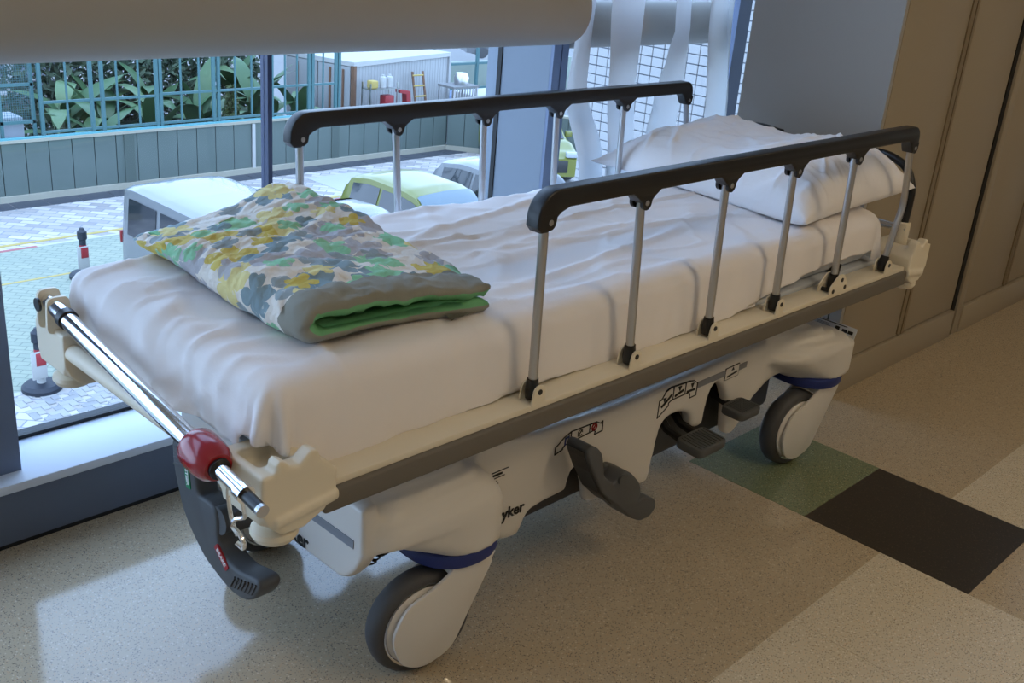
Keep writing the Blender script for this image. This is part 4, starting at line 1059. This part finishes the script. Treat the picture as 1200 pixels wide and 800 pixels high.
for i, ((x, y, z), lb) in enumerate(zip(spots, labels)):
    t = thing('banana_plant', lb, 'plant', (x, y, -5.0), 'banana plants behind the fence')
    o = bpy.data.objects.new('stem', STM); COL.objects.link(o); o.parent = t; o.scale = (1, 1, (z+5+1.2)/2.2)
    nl = 10
    for k in range(nl):
        me = LY if (k == 2 and i in (0, 6, 3)) else LM[(k*3+i) % 5]
        o = bpy.data.objects.new('leaf', me); COL.objects.link(o); o.parent = t
        o.location = (0, 0, z+5+.15+.11*k); o.rotation_euler = (random.uniform(-.15, .15), random.uniform(-.2, .5), k*2.4+i+random.uniform(-.3, .3)); s = random.uniform(.65, .95); o.scale = (s, s, s)
def leafy_stuff(name, cx, cy, z0, rx, ry, rz, n, size, m_, label, cat):
    b = new_bm()
    for k in range(n):
        a = random.random()*2*PI; h = random.random(); rr = math.sqrt(random.random())*(1-h*.75 if name == 'conifer_shrub' else 1)
        p = Vector((cx+rx*rr*math.cos(a), cy+ry*rr*math.sin(a), z0+rz*h)); u = noise.random_unit_vector()*size; v = noise.random_unit_vector()*size*.5
        b.faces.new([b.verts.new(q) for q in (p-u, p+v, p+u, p-v)])
    o = tag(obj(name, b, m_, smooth=0), label, cat); o['kind'] = 'stuff'; return o
leafy_stuff('conifer_shrub', 13.0, 21.45, -4.9, .42, .42, 2.3, 1600, .07, mat('conifer_leaf', lo(84, 100, 50), .8, var=(6, .35)), 'small conical evergreen shrub behind the wall left of the window mullion', 'shrub')
leafy_stuff('hedge', 12.6, 25.2, -5, 3.9, .8, 3.4, 9000, .13, HEDGE, 'dark leafy thicket behind the banana plants', 'hedge')

# shipping container, turned a little
MC = Matrix.Translation((17.35, 22.6, 0)) @ Matrix.Rotation(math.radians(13), 4, 'Z')
ct = thing('shipping_container', 'weathered white shipping container behind the yard wall', 'container', (17.35, 22.6, -5.0))
LC = 4.35
b = new_bm(); n = 34
pts = []
for k in range(n):
    xa_, xb_ = LC*k/n, LC*(k+1)/n; q = (xb_-xa_)
    pts += [(xa_, .0), (xa_+q*.35, .0), (xa_+q*.5, .012), (xa_+q*.85, .012)]
pts += [(LC, 0), (LC, 2.4), (0.05, 2.4), (0.05, 0)]
add_prism(b, pts, -4.9, -2.5, 'z'); bmesh.ops.transform(b, matrix=MC, verts=b.verts[:]); obj('corrugated_side', b, CONT, ct, 0)
obj('roof', boxm(-.03, LC+.04, -.04, 2.46, -2.5, -2.38, M=MC), CONTT, ct)
for x in (-.04, LC-.03): obj('corner_post', boxm(x, x+.10, -.05, .06, -5.0, -2.48, M=MC), CONTR if x < 1 else CONT, ct, label='rusty corner post' if x < 1 else 'pale corner post')
for k in range(2):
    d = obj('door', boxm(-.02, .06, .1+1.15*k, 1.2+1.15*k, -4.9, -2.52, M=MC), CONT, ct)
    b = new_bm()
    for yy in (.3, .75): add_box(b, -.06, -.02, yy+1.15*k, yy+.05+1.15*k, -4.8, -2.6, M=MC)
    obj('lock_bar', b, CONTR, d)
# clutter in front of the container
rk = thing('wire_rack', 'small steel rack holding white jugs before the container', 'rack', (17.9, 22.1, -5))
for dx in (0, .9):
    for dy in (0, .35): obj('upright', boxm(17.45+dx, 17.48+dx, 22.0+dy, 22.03+dy, -5, -2.85), STEEL, rk)
for z in (-3.0, -3.55, -4.3): obj('shelf', boxm(17.45, 18.38, 22.0, 22.38, z-.02, z), STEEL, rk)
for i, x in enumerate((18.02, 18.24)):
    b = new_bm(); add_lathe(b, [(.0, 0), (.085, 0), (.09, .02), (.09, .22), (.08, .27), (.04, .29), (.04, .33), (0, .33)], 16, Matrix.Translation((x, 22.2, -2.998)), cap=False)
    tag(obj('jug', b, LINEW), ('white jug on the rack, left of the pair', 'white jug on the rack, right of the pair')[i], 'jug', 'white jugs on the rack')
tag(obj('tub', boxm(17.55, 17.78, 22.08, 22.3, -2.998, -2.8, bev=.03), YEL), 'yellow tub on the rack beside the white jugs', 'tub')
tag(obj('red_crate', boxm(18.0, 18.3, 22.05, 22.3, -3.548, -3.2, bev=.02), REDP), 'red crate on the middle shelf of the rack', 'crate')
t = thing('trolley', 'red and white hand trolley before the container', 'trolley', (18.7, 22.2, -5))
b = new_bm(); add_box(b, 18.55, 19.05, 22.05, 22.6, -5, -3.65, .03); obj('body', b, LINEW, t)
b = new_bm(); add_prism(b, [(18.62, -3.65), (19.05, -3.65), (18.98, -3.15), (18.62, -3.1), (18.62, -3.18), (18.85, -3.22), (18.88, -3.55), (18.62, -3.58)], 22.2, 22.4); obj('handle_frame', b, REDP, t)
t = thing('step_ladder', 'old wooden ladder leaning on the container side', 'ladder', (19.75, 22.5, -5))
for dx in (0, .38): b = new_bm(); add_tube(b, [(19.55+dx, 22.3, -5), (19.58+dx, 22.85, -2.75)], .035, 6); obj('rail', b, CONTR, t)
for k in range(8): b = new_bm(); q = k/7; add_tube(b, [(19.55, 22.33+.48*q, -4.8+1.95*q), (19.95, 22.33+.48*q, -4.8+1.95*q)], .025, 6); obj('rung', b, YEL, t)
t = thing('mesh_trolley', 'grey wire cage trolley loaded with scrap at the container end', 'trolley', (20.9, 22.3, -5))
for x in (20.4, 21.3):
    for y in (22.0, 22.6): obj('upright', boxm(x, x+.05, y, y+.05, -5, -3.1), STEEL, t)
b = new_bm()
for k in range(9): add_box(b, 20.45+.1*k, 20.47+.1*k, 22.0, 22.03, -4.8, -3.12)
obj('wire_side', b, STEEL, t); obj('deck', boxm(20.4, 21.35, 22.0, 22.65, -4.85, -4.8), STEEL, t); obj('top_tray', boxm(20.38, 21.37, 21.98, 22.66, -3.14, -3.08), CONC, t)
b = new_bm(); add_lathe(b, [(0, 0), (.2, 0), (.22, .2), (.16, .32), (0, .34)], 14, Matrix.Translation((20.95, 22.3, -3.08)), cap=False); tag(obj('metal_pot', b, STEEL), 'shiny metal pot on the wire cage trolley', 'pot')
tag(obj('white_sheet_stack', boxm(21.6, 23.6, 22.4, 23.4, -5, -3.45, bev=.05), LINEW), 'stack of white boards right of the cage trolley', 'stack')
tag(obj('blue_tarpaulin', boxm(21.8, 24.6, 24.4, 25.6, -5, -3.9, bev=.15), mat('tarp_blue', lo(92, 120, 160), .7, var=(3, .3), bump=(5, .6, .1))), 'blue tarpaulin heap behind the white boards', 'tarpaulin')
f3 = thing('teal_fence', 'distant teal fence right of the container, before the white car', 'fence', (27, 29, -5))
for k in range(5): obj('post', boxm(23.5+2.2*k, 23.6+2.2*k, 28.9, 29.0, -5, -2.4), TEAL, f3)
for z in (-4.6, -3.7, -2.6): obj('rail', boxm(23.5, 32.4, 28.92, 28.98, z-.04, z+.04), TEAL, f3)
tag(obj('mural_wall', boxm(27.0, 34, 29.6, 29.8, -5, -3.75), mat('mural_paint', lo(176, 190, 176), .8, var=(1.2, .25))), 'low painted wall with pale green patches behind the distant fence', 'wall')

# cars
def car(name, label, m_, cx, cy, L, Wd, H, st_, win_y, yaw=0, glassm=None, group=None):
    """st_: stations (y 0..1 rear->front, shoulder z, roof z, roof half-width factor). Car faces -Y, rear at +Y."""
    glassm = glassm or CGL
    M_ = Matrix.Translation((cx, cy, G)) @ Matrix.Rotation(yaw, 4, 'Z')
    t = thing(name, label, 'car', (cx, cy, G), group)
    def it(y, k):
        for a, b_ in zip(st_, st_[1:]):
            if a[0] <= y <= b_[0]:
                q = (y-a[0])/(b_[0]-a[0]); q = q*q*(3-2*q) if k != 3 else q; return a[k]*(1-q)+b_[k]*q
        return st_[-1][k]
    def pt(y, s, off=0, side=1):
        zs, zr, f = it(y, 1)*H, it(y, 2)*H, it(y, 3); w2 = Wd/2
        e = min(1, min(y, 1-y)/.08); wl_ = w2*(.86+.14*math.sqrt(max(0, 1-(1-e)**2)))
        pts = [(wl_*.97, .22), (wl_, .34*H), (wl_*.985, zs), (wl_*f, zr-.06*(zr-zs+.05)), (wl_*f*.82, zr), (0, zr+.02)]
        k = min(4, int(s)); q = s-k; p = Vector(pts[k])*(1-q)+Vector(pts[k+1])*q if k < 5 else Vector(pts[5])
        d_ = Vector((pts[min(k+1, 5)][1]-pts[k][1], -(pts[min(k+1, 5)][0]-pts[k][0])))
        if d_.length > 0: p = p+d_.normalized()*off
        return Vector((side*p.x, L/2-y*L, p.y))
    b = new_bm(); NS = 44; ss = [0, .5, 1, 1.5, 2, 2.5, 3, 3.33, 3.66, 4, 4.5, 5]; rows = []
    for i in range(NS+1):
        y = i/NS; row = [b.verts.new(pt(y, s, 0, -1)) for s in ss]+[b.verts.new(pt(y, s, 0, 1)) for s in ss[::-1][1:]]
        rows.append(row)
    for i in range(NS):
        for k in range(len(rows[0])-1): b.faces.new((rows[i][k], rows[i][k+1], rows[i+1][k+1], rows[i+1][k]))
    b.faces.new(rows[0]); b.faces.new(rows[-1][::-1])
    bmesh.ops.transform(b, matrix=M_, verts=b.verts[:]); body = obj('body', b, m_, t, 40)
    for side in (-1, 1):
        for y0, y1 in win_y['side']:
            b = new_bm(); n = 8; g = []
            for i in range(n+1):
                y = y0+(y1-y0)*i/n
                s0, s1 = 2.14, 2.84
                g.append([b.verts.new(pt(y, s0+(s1-s0)*j/4, .012, side)) for j in range(5)])
            for i in range(n):
                for j in range(4): b.faces.new((g[i][j], g[i+1][j], g[i+1][j+1], g[i][j+1]))
            bmesh.ops.transform(b, matrix=M_, verts=b.verts[:]); obj('side_window', b, glassm, t, 60)
    for nm in ('windscreen', 'rear_window'):
        if nm in win_y:
            y0, y1 = win_y[nm]; b = new_bm(); g = []
            for i in range(7):
                y = y0+(y1-y0)*i/6; row = []
                for side, seq in ((-1, (3.2, 3.6, 4, 4.5, 5)), (1, (4.5, 4, 3.6, 3.2))):
                    for s in seq: row.append(b.verts.new(pt(y, s, 0, side)+Vector((0, (-.012 if nm == 'windscreen' else .012), .014))))
                g.append(row)
            for i in range(6):
                for j in range(len(g[0])-1): b.faces.new((g[i][j], g[i+1][j], g[i+1][j+1], g[i][j+1]))
            bmesh.ops.transform(b, matrix=M_, verts=b.verts[:]); obj(nm, b, win_y.get('front_glass', glassm), t, 60)
    for yy in (.17, .82):
        for side in (-1, 1):
            b = new_bm(); add_lathe(b, [(0, -.1), (.2, -.1), (.31, -.09), (.32, 0), (.31, .09), (.2, .1), (0, .1)], 20, M_ @ Matrix.Translation((side*(Wd/2-.1), L/2-yy*L, .32)) @ Matrix.Rotation(PI/2, 4, 'Y'), cap=False); wv = obj('wheel', b, TYRE, t)
    for side in (-1, 1):
        b = new_bm(); add_box(b, side*Wd*.40-.12, side*Wd*.40+.12, L/2-.05, L/2+.012, .52*H, .62*H, .02, M=M_); obj('tail_lamp', b, TRIMY, t)
        b = new_bm(); add_box(b, side*Wd*.36-.16, side*Wd*.36+.16, -L/2-.02, -L/2+.12, .44*H, .53*H, .03, M=M_); obj('head_lamp', b, LAMPM, t)
        b = new_bm(); add_box(b, side*(Wd/2+.10)-.09, side*(Wd/2+.10)+.09, L/2-L*win_y.get('mirror', .68)-.05, L/2-L*win_y.get('mirror', .68)+.05, .60*H, .70*H, .03, M=M_); obj('wing_mirror', b, m_, t)
    b = new_bm(); add_box(b, -Wd*.3, Wd*.3, -L/2-.02, -L/2+.1, .2*H, .40*H, .03, M=M_); obj('grille', b, BLACK, t)
    return t
VAN = [(0, .56, .93, .90), (.03, .58, .975, .90), (.10, .58, 1.0, .90), (.5, .58, 1.0, .90), (.72, .57, .96, .88), (.86, .54, .60, .90), (1, .42, .46, .92)]
HATCH = [(0, .52, .60, .86), (.05, .58, .82, .80), (.10, .60, .95, .78), (.25, .61, 1.0, .78), (.50, .60, .99, .78), (.57, .60, .96, .78), (.76, .58, .61, .86), (.93, .48, .50, .9), (1, .40, .42, .9)]
SEDAN = [(0, .50, .56, .88), (.10, .60, .66, .86), (.16, .61, .70, .82), (.32, .62, .98, .76), (.45, .62, 1.0, .76), (.54, .61, .97, .76), (.70, .60, .63, .86), (.92, .50, .52, .9), (1, .42, .44, .9)]
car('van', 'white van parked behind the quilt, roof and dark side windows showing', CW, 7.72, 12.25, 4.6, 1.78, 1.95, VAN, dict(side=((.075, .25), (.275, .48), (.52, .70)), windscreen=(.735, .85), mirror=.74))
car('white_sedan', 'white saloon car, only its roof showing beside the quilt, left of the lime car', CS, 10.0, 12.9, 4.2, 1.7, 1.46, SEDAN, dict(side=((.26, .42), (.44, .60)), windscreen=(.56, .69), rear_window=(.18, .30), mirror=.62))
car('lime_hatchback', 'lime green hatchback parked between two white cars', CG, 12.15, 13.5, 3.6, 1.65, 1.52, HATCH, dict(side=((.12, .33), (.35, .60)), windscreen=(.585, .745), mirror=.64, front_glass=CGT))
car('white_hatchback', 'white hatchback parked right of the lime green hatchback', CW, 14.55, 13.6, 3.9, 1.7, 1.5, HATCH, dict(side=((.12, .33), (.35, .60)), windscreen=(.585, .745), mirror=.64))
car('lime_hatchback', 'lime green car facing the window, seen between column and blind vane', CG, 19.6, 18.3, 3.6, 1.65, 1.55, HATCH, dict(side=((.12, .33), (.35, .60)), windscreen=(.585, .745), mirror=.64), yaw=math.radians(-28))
tc_ = car('white_hatchback', 'distant small white car beyond the teal fence, right of the container', CW, 35.0, 34.5, 3.9, 1.7, 1.5, HATCH, dict(side=((.12, .33), (.35, .60)), windscreen=(.585, .745), mirror=.64), yaw=math.radians(60))

# traffic posts
def bollard(x, y, label):
    t = thing('traffic_post', label, 'bollard', (x, y, G), 'traffic posts in the car park')
    b = new_bm(); add_lathe(b, [(0, 0), (.24, 0), (.24, .05), (.20, .09), (.06, .10), (0, .10)], 20, Matrix.Translation((x, y, G+.005)), cap=False); obj('base', b, BLK2, t)
    b = new_bm(); add_lathe(b, [(.055, .09), (.055, .34), (0, .34)], 16, Matrix.Translation((x, y, G)), cap=False); obj('sleeve', b, LINEW, t)
    b = new_bm(); add_lathe(b, [(.056, .34), (.056, .56), (0, .56)], 16, Matrix.Translation((x, y, G)), cap=False); obj('red_band', b, REDP, t)
    b = new_bm(); add_lathe(b, [(.055, .56), (.055, .64), (.075, .66), (.075, .78), (.05, .80), (.03, .84), (0, .84)], 16, Matrix.Translation((x, y, G)), cap=False); obj('cap', b, BLK2, t)
    b = new_bm(); add_box(b, x-.13, x+.06, y-.08, y-.06, G+.18, G+.55, .01); obj('sign_plate', b, LINEW, t); b = new_bm(); add_box(b, x-.07, x+.05, y-.086, y-.079, G+.36, G+.53, .004); obj('sign_patch', b, REDP, t)
bollard(4.72, 12.38, 'black-capped traffic post with red and white plate by the stretcher corner')
bollard(6.97, 16.05, 'far traffic post with black cap, left of the white van')

# tiled facade of the neighbouring wing
fx = 6.5
tw = struct('wall_facade', boxm(fx+.02, fx+.3, 2.6, 5.5, G, 2.6), GROUT)
tb = new_bm(); add_box(tb, 0, .02, .003, .102, .003, .067, .003, 1); TM = fin(tb, 'wall_tile', 0); TM.materials.append(TILEB)
tiles = []
for r_ in range(int((2.6-G)/.070)):
    z = G+.070*r_
    for c_ in range(28):
        y = 5.5-.105*(c_+1)
        if y < 2.6: continue
        tiles.append((y, z))
vis = [p for p in tiles if -.45 < p[1] < 1.2 and 4.0 < p[0]]
vis = sorted(vis, key=lambda p: abs(p[1]-.5))[:298]; vs_ = set(vis)
for y, z in vis:
    o = bpy.data.objects.new('wall_tile', TM); COL.objects.link(o); o.parent = tw; o.location = (fx, y, z)
b = new_bm()
for y, z in tiles:
    if (y, z) not in vs_: add_box(b, fx, fx+.021, y+.003, y+.102, z+.003, z+.067)
o = obj('wall_tiles', b, TILEB, tw, 0); o['kind'] = 'stuff'
